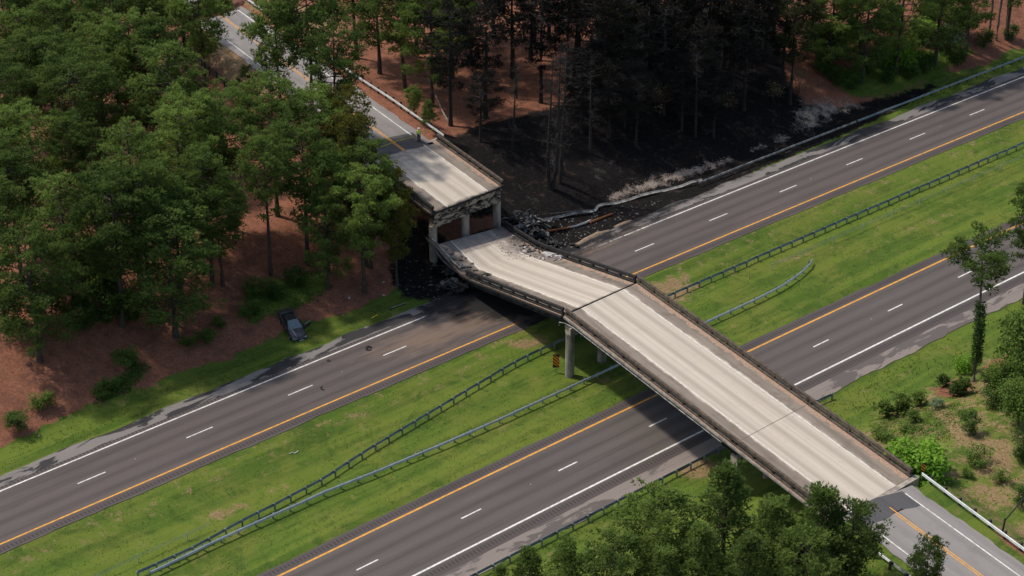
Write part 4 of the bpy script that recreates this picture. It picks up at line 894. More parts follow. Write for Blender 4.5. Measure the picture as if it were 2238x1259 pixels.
for p, lab in (((37.21, 166.93, 1.19), 'dark pine seedling nearest the deck railing'), ((38.92, 167.03, 1.51), 'second of the three pine seedlings in a row'), ((38.19, 167.40, 1.27), 'middle pine seedling of the row on the right slope'), ((40.54, 168.91, 1.40), 'pine seedling above the grey-green plant'), ((43.98, 172.73, 1.20), 'lone pine seedling on the pink straw'), ((44.72, 169.70, 2.15), 'pine seedling beside the small dark clump under the lone pine'), ((44.14, 169.27, 2.14), 'small dark clump under the lone pine'), ((39.13, 164.29, 2.34), 'short pine seedling below the row')):
    plant(SAPL, p[0], p[1], TREE_RND.uniform(1.2, 1.8), 1.4, lab, 'pine_seedling', 'seedling', 'pine seedlings on the right slope', 1.25)
# ---- pines along the bottom
for p, h, kd, ph, wd, lab in (((17.72, 135.80), 11, YOUNG, 11.0, 1.15, 'young pine nearest the deck pier at the bottom of the picture'), ((25.20, 133.54), 11, YOUNG, 11.0, 1.1, 'young pine in front of the near end of the deck'), ((12.14, 134.07), 10.5, YOUNG, 11.0, 1.1, 'young pine over the grass behind the near guardrail'),
                       ((21.11, 132.87), 10, YOUNG, 11.0, 1.1, 'young pine between the two beside the deck'), ((27.67, 133.06), 9, YOUNG, 11.0, 1.0, 'young pine closest to the near approach road'), ((4.46, 130.64), 9, YOUNG, 11.0, 1.0, 'young pine at the left of the bottom thicket'), ((1.54, 132.35), 8, YOUNG, 11.0, 1.0, 'leftmost young pine of the bottom thicket'),
                       ((8.44, 129.70), 9, YOUNG, 11.0, 1.1, 'young pine in the middle of the bottom thicket'), ((15.06, 130.71), 9, YOUNG, 11.0, 1.2, 'young pine at the bottom edge below the pier'), ((18.95, 129.43), 9, YOUNG, 11.0, 1.2, 'young pine at the bottom edge below the deck'), ((23.35, 129.63), 9, YOUNG, 11.0, 1.1, 'young pine at the bottom edge left of the near guardrail'),
                       ((12.07, 129.13), 8, YOUNG, 11.0, 1.2, 'young pine at the bottom edge among the thicket'), ((33.36, 129.31), 7, YOUNG, 11.0, 0.72, 'single little pine poking up in front of the near approach road'), ((-1.08, 132.26), 7, YOUNG, 11.0, 0.9, 'pine tip beside the guardrail at the bottom edge')):
    plant(kd, p[0], p[1], h, ph, lab, 'young_pine', 'pine tree', 'young pines along the bottom', wd)

# ------------------------------------------------------------------ grass tufts
def grass(name, label, n, sel, seed, hgt_m, dens_noise=True):
    rng = np.random.RandomState(seed)
    s = rng.uniform(-30, 128, n); nn = sel(rng, n)
    p = hw(s, nn); z = zones(p[:, 0], p[:, 1]); keep = (z['grass'] > 0.55) & (z['burn'] < 0.45) & (z['dry'] < rng.rand(n)) & (z['pine_straw'] < 0.5)
    u, v = bruv(p); keep &= ~((np.abs(v - 2.98) < 5.6) & (np.abs(u) > 28)) & ~((np.abs(v - 2.98) < 2) & (np.abs(u) < 43))
    keep &= 0.5 + 0.5 * wob(p[:, 0], p[:, 1], 0.8, 40) + 0.4 * wob(p[:, 0], p[:, 1], 2.2, 41) > rng.rand(n) * 0.9
    p = p[keep]; base = np.c_[p, hgt(p[:, 0], p[:, 1])]
    d = np.tile([0, 0, 1.0], (len(base), 1))
    co, q, tip = blades(rng, base, d, hgt_m, 0.05, 0.5, 4)
    tag(place(name, rawmesh(name, co, q, attrs=dict(tip=tip)), 'grass_blade'), label, 'grass', kind='stuff')
grass('grass', 'short green grass covering the median between the carriageways', 18000, lambda r, n: r.uniform(-23.0, -5.4, n), 1, 0.10)
grass('grass', 'green grass on the verge along the far carriageway', 7000, lambda r, n: r.uniform(6.4, 11.5, n), 2, 0.13)
grass('grass', 'rough green grass on the slope beside the near carriageway', 26000, lambda r, n: r.uniform(-64, -36.2, n), 3, 0.20)

# low creeping leaves on the banks
def cover(polys, label, n, mat, seed, hmax=0.55, size=0.2):
    rng = np.random.RandomState(seed); pts = []
    for P in polys:
        P = np.array(P); lo, hi = P.min(0), P.max(0); q = rng.uniform(lo, hi, (n, 2)); d = sdist(P, q[:, 0], q[:, 1]); q = q[d > 0]; d = d[d > 0]
        lump = 0.5 + 0.5 * wob(q[:, 0], q[:, 1], 1.5, 50); k = rng.rand(len(q)) < 0.25 + lump; q = q[k]
        pts.append(np.c_[q, hgt(q[:, 0], q[:, 1]) + rng.rand(len(q)) * hmax * lump[k] * np.clip(d[k] / 1.2, 0.15, 1)])
    pts = np.concatenate(pts); co, q = leaves(rng, pts, size)
    tag(place('ground_cover', rawmesh('ground_cover', co, q, attrs=dict(tip=np.repeat(rng.rand(len(pts)) * 0.5, 4))), mat), label, 'undergrowth', kind='stuff')
cover([COVER[0], COVER[3]], 'low green creepers matting the red bank around the wrecked car', 5200, 'leaf_dark', 3)
cover([COVER[1]], 'green brambles at the foot of the thicket at the top right', 7000, 'leaf', 4, 0.9)
cover([COVER[2]], 'leafy weeds on the right slope above the big bright bush', 4200, 'leaf', 5, 0.5)

# ------------------------------------------------------------------ guardrails
gpost = {}
def guardrail(label, pts, mat, postmat='zinc_dull', side=1, z0=None, spacing=1.905, start=0.0, drop=None, name='guardrail', group='guardrails', big=False):
    """pts: plan polyline; side: which side of the travel direction the posts stand (+1 left)"""
    P = [Vector((p[0], p[1], 0)) for p in pts]
    L = [0.0]
    for a, b in zip(P, P[1:]): L.append(L[-1] + (b - a).length)
    def at(d):
        d = min(max(d, 0), L[-1]); i = max(j for j in range(len(L) - 1) if L[j] <= d + 1e-6)
        t = (d - L[i]) / max(1e-6, L[i + 1] - L[i]); q = P[i].lerp(P[i + 1], t); e = (P[i + 1] - P[i]).normalized()
        return q, e
    zf = (lambda q: hz(q.x, q.y)) if z0 is None else (lambda q: z0)
    mid = at(L[-1] / 2)[0]
    o = root(name, (mid.x, mid.y, zf(mid)), label, 'guardrail', group)
    prof = [(0.0, 0.39), (0.03, 0.42), (0.075, 0.47), (0.03, 0.53), (0.0, 0.55), (0.03, 0.57), (0.075, 0.63), (0.03, 0.68), (0.0, 0.71)]
    prof = prof + [(a - 0.012, b) for a, b in prof[::-1]]
    n = max(2, int(L[-1] / 0.95)); rings = []
    for i in range(n + 1):
        q, e = at(L[-1] * i / n); nrm = Vector((-e.y, e.x, 0)) * side; z = zf(q)
        rings.append([q - nrm * a + Vector((0, 0, z + b)) for a, b in prof])
    m = MB().sweep(rings); place('rail', m.mesh('rail'), mat, o)
    kk = (postmat, big)
    if kk not in gpost:
        g = MB()
        if big: g.box((0, 0.26, 0.30), (0.17, 0.20, 1.0)); g.box((0, 0.10, 0.55), (0.15, 0.17, 0.32))
        else: g.box((0, 0.25, 0.27), (0.10, 0.02, 0.96)); g.box((0, 0.18, 0.27), (0.012, 0.14, 0.96)); g.box((0, 0.12, 0.27), (0.10, 0.02, 0.96)); g.box((0, 0.06, 0.55), (0.12, 0.11, 0.33))
        gpost[kk] = g.mesh('post')
    d = start
    while d <= L[-1] + 0.01:
        q, e = at(d)
        place('post', gpost[kk], postmat, o, (q.x, q.y, zf(q)), (0, 0, math.atan2(e.y, e.x) + (0 if side > 0 else math.pi)))
        d += spacing
    return o, at
def hline(s0, s1, nf, k=12):
    out = []
    for i in range(k + 1):
        s = s0 + (s1 - s0) * i / k; out.append(hw(s, nf(s) if callable(nf) else nf))
    return out
guardrail('long galvanised guardrail in the median on the right, nearer the far carriageway', hline(50.5, 160, -10.3, 20), 'zinc_dull', side=-1)
guardrail('guardrail in the left median running from the bottom edge up to the deck pier', [(-33.28, 142.87, -0.40)[:2], (-28.92, 146.56, -0.40)[:2], (-25.25, 150.42, -0.38)[:2], (-22.19, 153.40, -0.41)[:2], (-18.25, 157.40, -0.41)[:2], (-14.22, 162.50, -0.40)[:2], (-9.98, 167.45, -0.40)[:2], (-5.55, 172.65, -0.41)[:2], (-0.90, 178.03, -0.39)[:2], (1.99, 181.06, -0.41)[:2], (5.04, 183.72, -0.40)[:2], (8.97, 186.96, -0.40)[:2]], 'zinc_dull', side=-1)
guardrail('guardrail in the left median nearer the near carriageway, passing under the deck', [(-32.06, 142.90, -0.42)[:2], (-26.60, 147.82, -0.40)[:2], (-22.01, 151.75, -0.40)[:2], (-18.05, 155.08, -0.39)[:2], (-11.84, 159.72, -0.40)[:2], (-5.35, 164.76, -0.38)[:2], (1.44, 170.40, -0.37)[:2], (11.06, 178.70, -0.40)[:2], (16.16, 183.45, -0.41)[:2], (21.34, 187.97, -0.40)[:2]], 'zinc', side=1)
endrail, _ = guardrail('guardrail end curving away into the median grass right of the deck', [(21.23, 187.87, -0.40)[:2], (24.16, 190.39, -0.39)[:2], (27.49, 193.30, -0.40)[:2], (30.36, 196.04, -0.39)[:2], (32.79, 199.06, -0.39)[:2], (34.12, 201.27, -0.39)[:2], (34.46, 202.24, -0.37)[:2]], 'zinc', side=1)
guardrail('guardrail behind the shoulder of the near carriageway at the bottom', hline(-40, 33.5, -36.1, 12), 'zinc_dull', side=-1)
guardrail('stub of guardrail poking out beyond the deck by the near shoulder', hline(45.2, 49.3, lambda s: -36.2 - 0.06 * (s - 45), 3), 'zinc_dull', side=-1)
guardrail('sooty guardrail along the far carriageway beside the burn', hline(74, 103, 7.55, 8), 'zinc_burnt', 'wood_post', side=1)
guardrail('clean guardrail along the far carriageway at the upper right', hline(103.3, 160, 7.55, 10), 'zinc_dull', 'wood_post', side=1)
guardrail('galvanised guardrail along the right side of the far approach road', [br(u, -2.55 - (0.35 if u > -60 else 0)) for u in (-104, -90, -78, -66, -56, -47, -43.2)], 'zinc', 'wood_post', side=1, z0=6.95, big=True)
guardrail('galvanised guardrail along the right side of the near approach road', [br(u, v) for u, v in ((42.4, -2.75), (48, -2.55), (56, -2.35), (66, -2.3), (80, -2.3))], 'zinc', 'wood_post', side=1, z0=6.95, big=True, start=1.0)
guardrail('short piece of guardrail on the left side of the near approach road', [br(u, v) for u, v in ((48.4, 8.35), (52, 8.3), (60, 8.3), (70, 8.3))], 'zinc', 'wood_post', side=-1, z0=6.95, big=True, start=0.8)
# rail torn off its posts by the fire
def ribbon(name, pts, w, mat, parent=None, th=0.02, label=None, cat=None, group=None):
    rings = []; pts = [Vector(p) for p in pts]
    for i, p in enumerate(pts):
        d = (pts[min(i + 1, len(pts) - 1)] - pts[max(i - 1, 0)]).normalized(); a = d.cross(Vector((0, 0, 1))).normalized(); a = (a + Vector((0, 0, 0.55))).normalized(); b = d.cross(a)
        rings.append([p - a * w / 2 - b * th, p + b * w * 0.12, p + a * w / 2 - b * th, p + a * w / 2 + b * th, p + b * (w * 0.12 + 2 * th), p - a * w / 2 + b * th])
    o = place(name, MB().sweep(rings).mesh(name), mat, parent)
    if label: tag(o, label, cat, group)
    return o
def zadd(pts, dz): return [(p[0], p[1], hz(p[0], p[1]) + dz) for p in pts]
torn = [(23.66, 223.52, -0.15), (22.27, 222.50, -0.16), (20.98, 221.93, -0.20), (18.96, 221.25, -0.25), (17.49, 220.32, -0.24), (15.74, 219.24, -0.21), (14.29, 218.37, -0.16), (12.56, 217.23, -0.10), (11.25, 216.45, -0.02), (10.45, 215.98, 0.03), (9.99, 215.26, -0.05), (9.30, 214.66, -0.06), (7.74, 213.89, 0.08), (5.52, 212.69, 0.25), (2.88, 211.33, 0.51)]
ribbon('torn_guardrail', [(p[0], p[1], p[2] + 0.35 * (0.6 + 0.4 * math.sin(i * 1.7)) * (1 if i > 2 else 1.6)) for i, p in enumerate(torn)], 0.36, 'zinc_burnt', None, 0.012, 'twisted guardrail torn off its posts at the edge of the burn', 'guardrail')
ribbon('torn_guardrail', zadd([(3.04, 211.83, 0.62), (4.97, 212.75, 0.40), (6.91, 213.65, 0.20), (9.42, 214.69, -0.07)], 0.5), 0.3, 'zinc_burnt', None, 0.012, 'second twisted guardrail strip lying behind the first by the wreckage', 'guardrail')
# ------------------------------------------------------------------ cable barrier
def cable_barrier(label, s0, s1, nf, spacing=5.2):
    q = hw((s0 + s1) / 2, nf); o = root('cable_barrier', (q[0], q[1], hz(*q)), label, 'barrier', 'cable barriers')
    ss = np.arange(s0, s1 + 0.01, spacing); me = MB().box((0, 0, 0.40), (0.07, 0.05, 0.95)).mesh('post')
    for s in ss:
        q = hw(s, nf); place('post', me, 'zinc', o, (q[0], q[1], hz(*q)), (0, 0, HTH))
    for dz in (0.50, 0.64, 0.78):
        m = MB().tube([(*hw(s, nf), hz(*hw(s, nf)) + dz) for s in np.arange(s0, s1 + 0.01, spacing / 2)], 0.013, 4); place('cable', m.mesh('cable'), 'zinc_dull', o)
cable_barrier('thin cable barrier in the median grass on the right', 65.5, 150, -12.9)
cable_barrier('thin cable barrier in the median grass at the bottom left', -45, -11, -14.0)
# ------------------------------------------------------------------ black fence by the far approach
o = root('rail_fence', (*br(-80, 11.6), hz(*br(-80, 11.6))), 'black four-board fence left of the far approach road', 'fence')
fpost = MB().box((0, 0, 0.55), (0.12, 0.12, 1.4)).mesh('post'); fu = np.arange(-97, -60, 2.4)
for u in fu:
    q = br(u, 11.6); place('post', fpost, 'fence_black', o, (q[0], q[1], hz(*q)), (0, 0, BANG))
for a, b in zip(fu, fu[1:]):
    for dz in (0.30, 0.58, 0.86, 1.14):
        qa, qb = br(a, 11.52), br(b, 11.52); za, zb = hz(*qa) + dz, hz(*qb) + dz
        place('board', MB().sweep([[(qa[0], qa[1], za - .07), (qa[0] + .03, qa[1] + .02, za - .07), (qa[0] + .03, qa[1] + .02, za + .07), (qa[0], qa[1], za + .07)], [(qb[0], qb[1], zb - .07), (qb[0] + .03, qb[1] + .02, zb - .07), (qb[0] + .03, qb[1] + .02, zb + .07), (qb[0], qb[1], zb + .07)]]).mesh('board'), 'fence_black', o)
# ------------------------------------------------------------------ hazard markers
def marker(label, x, y, w, h, zc, rz, stripes, mats, tall=None):
    z = hz(x, y) if tall is None else tall
    o = root('hazard_marker', (x, y, z), label, 'road sign', None, rz)
    place('post', MB().box((0, 0.04, zc / 2 - 0.1), (0.07, 0.05, zc + 0.2)).mesh('post'), 'zinc_dull', o, world_coords=False)
    pn = place('panel', MB().box((0, 0, zc), (w, 0.02, h)).mesh('panel'), mats[0], o, world_coords=False)
    for i in range(stripes):
        c = -h / 2 + h * (i + 0.5) / stripes; t = h / stripes * 0.27; sl = w * 0.5
        vs = [(-w / 2, -0.016, max(-h / 2, min(h / 2, c + sl - t)) + zc), (w / 2, -0.016, max(-h / 2, min(h / 2, c - sl - t)) + zc), (w / 2, -0.016, max(-h / 2, min(h / 2, c - sl + t)) + zc), (-w / 2, -0.016, max(-h / 2, min(h / 2, c + sl + t)) + zc)]
        vs += [(a, -0.009, b2) for a, _, b2 in vs]
        place('stripe', MB().add(vs, [(0, 1, 2, 3), (7, 6, 5, 4), (0, 4, 5, 1), (1, 5, 6, 2), (2, 6, 7, 3), (3, 7, 4, 0)]).mesh('stripe'), mats[1], o, world_coords=False)
    return o
hm = (4.59, 178.04, -0.40)
marker('orange and black striped hazard panel beside the deck pier', hm[0], hm[1], 0.70, 1.60, 1.45, 0.0, 4, ('marker_black', 'marker_orange'))
tp = (4.94, 178.86, -0.39); tag(place('litter', MB().tube([(tp[0], tp[1], 0.6), (tp[0], tp[1], 0.78)], 0.07, 6).mesh('litter'), 'litter_white'), 'white reflector button between the striped panel and the pier', 'reflector')
am = br(42.0, -3.2); marker('amber hazard panel at the near end of the deck railing', am[0], am[1], 0.42, 0.95, 1.05, 0.1, 3, ('marker_black', 'marker_amber'), tall=6.75)
# ------------------------------------------------------------------ caution tape
ta = br(-43.6, 8.4); tb = br(-44.4, 3.0); tc = br(-44.9, -0.4); td = br(-45.0, -2.6)
tr_ = []
for a, b, za, zb in ((ta, tb, 7.9, 7.75), (tb, tc, 7.75, 7.75), (tc, td, 7.75, 7.85)):
    for i in range(6): t = i / 6; tr_.append((a[0] + (b[0] - a[0]) * t, a[1] + (b[1] - a[1]) * t, za + (zb - za) * t - 0.18 * math.sin(math.pi * t)))
tr_.append((td[0], td[1], 7.85))
tag(place('caution_tape', MB().sweep([[(x, y, z - .045), (x + .012, y + .02, z - .045), (x + .012, y + .02, z + .045), (x, y, z + .045)] for x, y, z in tr_]).mesh('caution_tape'), 'tape_yellow'), 'yellow caution tape strung across the far approach road beside the worker', 'tape')

# ------------------------------------------------------------------ wrecked car
def car():
    simple('car_paint', (0.085, 0.083, 0.088), (0.035, 0.034, 0.037), 2.2, 0.36, 0.4, 0.5); simple('car_glass', (0.020, 0.026, 0.030), (0.015, 0.02, 0.024), 3.0, 0.05, 0.0, 0.9)
    simple('windshield', (0.13, 0.17, 0.185), (0.07, 0.095, 0.11), 5.0, 0.12, 0.0, 0.8); simple('chrome', (0.55, 0.55, 0.55), (0.35, 0.35, 0.35), 4.0, 0.25, 0.8, 0.5); simple('car_interior', (0.012, 0.011, 0.011), (0.03, 0.027, 0.025), 4.0); simple('plate_white', (0.7, 0.7, 0.68), (0.6, 0.6, 0.58), 9.0)  # windshield colour has the pale blue sky reflection painted in
    fr = (-22.75, 184.60, -0.19); rr = (-24.70, 188.40, 0.70); rz = math.atan2(fr[1] - rr[1], fr[0] - rr[0]); cx, cy = (fr[0] + rr[0]) / 2, (fr[1] + rr[1]) / 2
    o = root('car', (cx, cy, hz(cx, cy) + 0.02), 'wrecked dark grey car with its door hanging open on the far verge', 'car', None, rz)
    n0 = hgt(np.array([cx + math.cos(rz), cx - math.cos(rz)]), np.array([cy + math.sin(rz), cy - math.sin(rz)]))
    o.rotation_euler = (0, -math.atan2(n0[0] - n0[1], 2.0), rz)
    W = 0.93
    sec = [(-2.36, .62, .45, .80), (-2.28, .86, .36, .95), (-1.9, .91, .30, .99), (-1.45, .92, .24, .97), (-.8, .92, .22, .93), (.1, .92, .22, .92), (.75, .92, .22, .93), (1.2, .92, .24, .90), (1.7, .90, .26, .83), (2.15, .82, .30, .74), (2.36, .58, .38, .62)]
    rings = []
    for x, w, zb, zt in sec:
        rings.append([(x, -w * .9, zb), (x, w * .9, zb), (x, w, zb + (zt - zb) * .35), (x, w * .985, zb + (zt - zb) * .72), (x, w * .88, zt - .03), (x, w * .5, zt + .015), (x, 0, zt + .03), (x, -w * .5, zt + .015), (x, -w * .88, zt - .03), (x, -w * .985, zb + (zt - zb) * .72), (x, -w, zb + (zt - zb) * .35)])
    place('body', MB().sweep(rings[::-1]).mesh('body'), 'car_paint', o, world_coords=False, smooth=False)
    zr = 1.36; A = [(-1.78, .74, .96), (-1.02, .56, zr - .03), (-.12, .57, zr), (.92, .80, .93)]
    def quad(name, pts, mat, par=o): return place(name, MB().add(pts, [tuple(range(len(pts)))]).mesh(name), mat, par, world_coords=False)
    (x0, y0, z0), (x1, y1, z1), (x2, y2, z2), (x3, y3, z3) = A
    quad('windshield', [(x3, -y3, z3), (x3, y3, z3), (x2, y2, z2), (x2, -y2, z2)], 'windshield')
    place('roof', MB().add([(x1, -y1, z1), (x2, -y2, z2), (x2, 0, z2 + .04), (x2, y2, z2), (x1, y1, z1), (x1, 0, z1 + .03)], [(0, 1, 2, 5), (5, 2, 3, 4)]).mesh('roof'), 'car_interior', o, world_coords=False)
    quad('rear_window', [(x0, y0, z0), (x0, -y0, z0), (x1, -y1, z1), (x1, y1, z1)], 'car_glass')
    for s in (1, -1):
        quad('side_window', [(x0, s * y0, z0), (x1, s * y1, z1), (x2, s * y2, z2), (x3, s * y3, z3)][::s], 'car_glass')
        place('pillar', MB().tube([(x3, s * y3, z3), (x2, s * y2, z2), (x1, s * y1, z1), (x0, s * y0, z0)], .04, 5).mesh('pillar'), 'car_paint', o, world_coords=False)
        place('headlight', MB().box((2.14, s * .64, .66), (.26, .34, .13), s * -.25).mesh('headlight'), 'chrome', o, world_coords=False)
        place('tail_light', MB().box((-2.31, s * .6, .82), (.08, .4, .12)).mesh('tail_light'), 'chrome', o, world_coords=False)
        place('mirror', MB().box((.62, s * 1.0, 1.0), (.12, .2, .12)).mesh('mirror'), 'car_paint', o, world_coords=False)
        for x in (1.42, -1.38):
            w = place('wheel', MB().tube([(x, s * .96, .33), (x, s * .94, .33), (x, s * .76, .33), (x, s * .74, .33)], [.28, .335, .335, .28], 18).mesh('wheel'), 'rubber', o, world_coords=False)
            place('rim', MB().tube([(x, s * .972, .33), (x, s * .93, .33)], [.20, .21], 10).mesh('rim'), 'chrome', w, world_coords=False)
    place('hood', MB().add([(.98, -.70, .965), (.98, .70, .965), (2.0, .56, .825), (2.22, 0, .775), (2.0, -.56, .825), (1.5, 0, .925)], [(0, 5, 1), (1, 5, 2), (2, 5, 3), (3, 5, 4), (4, 5, 0)]).mesh('hood'), 'car_paint', o, world_coords=False)
    place('hood_highlight', MB().box((1.55, -.42, .925), (1.0, .06, .02), .16, tilt=Matrix.Rotation(.16, 3, 'Z') @ Matrix.Rotation(.13, 3, 'Y')).mesh('hood_highlight'), 'chrome', o, world_coords=False)  # chrome strip standing in for the light glinting off the hood
    place('bumper', MB().box((2.32, 0, .47), (.16, 1.35, .2)).mesh('bumper'), 'car_paint', o, world_coords=False)
    place('number_plate', MB().box((2.415, 0.1, .5), (.02, .5, .15)).mesh('number_plate'), 'plate_white', o, world_coords=False)
    place('grille', MB().box((2.36, 0, .64), (.05, .9, .1)).mesh('grille'), 'car_interior', o, world_coords=False)
    # driver's door swung open
    d = bpy.data.objects.new('door', None); COL.objects.link(d); d.parent = o; d.location = (.66, .95, 0); d.rotation_euler = (0, 0, -1.15)
    place('door_panel', MB().box((-.58, .03, .60), (1.16, .10, .62)).mesh('door_panel'), 'car_paint', d, world_coords=False)
    place('door_sill_trim', MB().box((-.58, .03, .925), (1.12, .13, .035)).mesh('door_sill_trim'), 'chrome', d, world_coords=False)
    place('door_opening', MB().box((.08, .925, .62), (1.1, .03, .5)).mesh('door_opening'), 'car_interior', o, world_coords=False)
car()

# ------------------------------------------------------------------ worker in a high-visibility vest
def person():
    simple('skin', (0.42, 0.24, 0.16), (0.36, 0.20, 0.13), 6.0, 0.6); simple('trousers', (0.018, 0.020, 0.028), (0.03, 0.03, 0.036), 5.0); simple('vest', (0.80, 0.95, 0.06), (0.74, 0.88, 0.05), 5.0, 0.6); simple('shirt', (0.60, 0.58, 0.54), (0.45, 0.43, 0.40), 5.0); simple('hard_hat', (0.92, 0.92, 0.90), (0.88, 0.88, 0.86), 8.0, 0.35); simple('boots', (0.05, 0.035, 0.025), (0.03, 0.022, 0.018), 5.0)
    q = br(-44.25, -0.02)
    o = root('person', (q[0], q[1], 7.0), 'worker in a yellow-green vest and white hard hat standing by the caution tape', 'person', None, math.radians(160))
    V = {}; E = []; R = {}
    def j(n, x, y, z, r, to=None):
        V[n] = (x, y, z); R[n] = r
        if to: E.append((to, n))
    j('pelvis', 0, 0, .97, .135); j('waist', 0, 0, 1.12, .125, 'pelvis'); j('chest', 0, 0, 1.33, .15, 'waist'); j('neckb', 0, 0, 1.49, .07, 'chest'); j('neck', 0, .01, 1.55, .055, 'neckb'); j('head', 0, .02, 1.66, .092, 'neck'); j('crown', 0, .015, 1.75, .075, 'head')
    for s, t in ((1, 'r'), (-1, 'l')):
        j('sh' + t, s * .19, 0, 1.44, .062, 'chest'); j('el' + t, s * .27, -.02, 1.16, .046, 'sh' + t); j('wr' + t, s * .22, .17, 1.00, .032, 'el' + t); j('pm' + t, s * .20, .23, .97, .036, 'wr' + t)
        for i in range(4):
            x = s * (.185 + .018 * i); j('f%d%s' % (i, t), x, .29, .955, .0095, 'pm' + t); j('g%d%s' % (i, t), x, .315 + .006 * (i in (1, 2)), .925, .0085, 'f%d%s' % (i, t))
        j('th' + t, s * .165, .25, .985, .0105, 'pm' + t); j('tt' + t, s * .15, .285, .975, .009, 'th' + t)
        j('hp' + t, s * .10, 0, .90, .09, 'pelvis'); j('kn' + t, s * .12, .015 * s, .50, .062, 'hp' + t); j('an' + t, s * .14, 0, .09, .042, 'kn' + t); j('to' + t, s * .16, .16, .035, .035, 'an' + t)
    ks = list(V); me = bpy.data.meshes.new('body'); me.from_pydata([V[a] for a in ks], [(ks.index(a), ks.index(b)) for a, b in E], []); me.update()
    b = place('body', me, 'skin', o, world_coords=False)
    md = b.modifiers.new('skin', 'SKIN'); lay = me.skin_vertices[0] if me.skin_vertices else None
    if lay is None:
        bpy.context.view_layer.objects.active = b; me.attributes  # layer is made with the modifier
    if me.skin_vertices:
        for i, a in enumerate(ks):
            me.skin_vertices[0].data[i].radius = (R[a], R[a]); me.skin_vertices[0].data[i].use_root = a == 'pelvis'
    b.modifiers.new('smooth', 'SUBSURF').levels = 1; b.modifiers['smooth'].render_levels = 1
    def lathe(name, rows, mat, n=14):
        m = MB(); m.sweep([[(cx + rx * math.cos(2 * math.pi * i / n), cy + ry * math.sin(2 * math.pi * i / n), z) for i in range(n)] for cx, cy, z, rx, ry in rows]); return place(name, m.mesh(name), mat, o, world_coords=False, smooth=True)
    lathe('vest', [(0, 0, .93, .19, .145), (0, 0, 1.1, .185, .14), (0, 0, 1.3, .215, .155), (0, 0, 1.44, .225, .14), (0, 0, 1.51, .12, .10)], 'vest')
    lathe('vest_band', [(0, 0, 1.08, .195, .15), (0, 0, 1.13, .197, .152)], 'shirt')
    m = MB()
    for s in (1, -1):
        m.tube([(s * .09, 0, .96), (s * .12, .01 * s, .52), (s * .14, 0, .12)], [.125, .09, .075], 10)
    m.tube([(0, 0, .86), (0, 0, 1.0)], [.15, .175], 12); place('trousers', m.mesh('trousers'), 'trousers', o, world_coords=False)
    m = MB()
    for s in (1, -1): m.tube([(s * .19, 0, 1.46), (s * .27, -.02, 1.16), (s * .235, .12, 1.04)], [.082, .066, .055], 8)
    place('sleeves', m.mesh('sleeves'), 'shirt', o, world_coords=False)
    m = MB()
    for s in (1, -1): m.tube([(s * .135, -.06, .05), (s * .145, .06, .06), (s * .165, .21, .035)], [.062, .066, .045], 8)
    place('boots', m.mesh('boots'), 'boots', o, world_coords=False)
    lathe('hard_hat', [(0, .03, 1.715, .15, .175), (0, .03, 1.73, .15, .175), (0, .015, 1.735, .125, .145), (0, .015, 1.79, .115, .13), (0, .015, 1.84, .075, .085), (0, .015, 1.855, .01, .01)], 'hard_hat')
    m = MB().box((0, .108, 1.655), (.03, .035, .045)); 
    place('nose', m.mesh('nose'), 'skin', o, world_coords=False)
    m = MB()
    for s in (1, -1): m.box((s * .035, .107, 1.675), (.025, .01, .012))
    m.box((0, .105, 1.61), (.05, .012, .012)); place('face', m.mesh('face'), 'trousers', o, world_coords=False)
    m = MB()
    for s in (1, -1): m.box((s * .094, .01, 1.655), (.02, .04, .06))
    place('ears', m.mesh('ears'), 'skin', o, world_coords=False)
person()

# ------------------------------------------------------------------ debris
drnd = random.Random(9)
def chunk(seed, flat=0.6):
    r = random.Random(seed); m = bpy.data.meshes.new('chunk')
    vs = []; n = 6
    for k, (z, s) in enumerate(((-.5, .7), (0, 1.0), (.5, .6))):
        for i in range(n):
            a = 6.283 * i / n + r.uniform(-.3, .3); q = s * r.uniform(.35, .6); vs.append((q * math.cos(a), q * math.sin(a), z * flat * r.uniform(.7, 1.2)))
    fs = [(k * n + i, k * n + (i + 1) % n, (k + 1) * n + (i + 1) % n, (k + 1) * n + i) for k in range(2) for i in range(n)] + [tuple(range(n))[::-1], tuple(range(2 * n, 3 * n))]
    m.from_pydata(vs, [], fs); m.update(); return m
CH_M = {mt: [chunk(i) for i in range(6)] for mt in ('rubble', 'scrap', 'white_ash')}
def zdeck(x, y):
    u, v = bruv(np.array([x, y])); return float(zfall(u, v))
def scatter(n, cu, cv, su, sv, smin, smax, mats, label, name, cat, group, seed, stretch=1.0):
    r = random.Random(seed)
    for i in range(n):
        u = r.gauss(cu, su); v = r.gauss(cv, sv)
        if not (-26.5 < u - SK * (v - 2.98) < -1 and -1.9 < v < 7.85): continue
        q = br(u, v); mt = r.choice(mats); s = r.uniform(smin, smax)
        o = place(name, r.choice(CH_M[mt]), mt, None, (q[0], q[1], zdeck(*q) + s * 0.22), (r.uniform(-.4, .4), r.uniform(-.4, .4), r.uniform(0, 6.28)), scale=(s * r.uniform(.8, stretch + .3), s * r.uniform(.6, 1), s))
        tag(o, label, cat, group)
scatter(50, -20.8, -1.1, 1.9, 0.6, 0.12, 0.45, ('rubble', 'white_ash', 'rubble'), 'broken concrete chunk strewn along the right rail of the collapsed span', 'concrete_chunk', 'rubble', 'chunks along the right rail of the collapsed span', 1, 1.8)
scatter(14, -16.8, -1.3, 0.8, 0.35, 0.3, 0.7, ('white_ash',), 'pale broken slab piece by the right rail where the collapsed span starts to rise', 'concrete_chunk', 'rubble', 'pale slab pieces on the collapsed span', 2, 2.4)
scatter(40, -21.3, 7.2, 1.9, 0.45, 0.12, 0.45, ('rubble', 'scrap'), 'debris lump along the left edge at the bottom of the collapsed span', 'concrete_chunk', 'rubble', 'lumps along the left edge of the collapsed span', 3, 2.2)
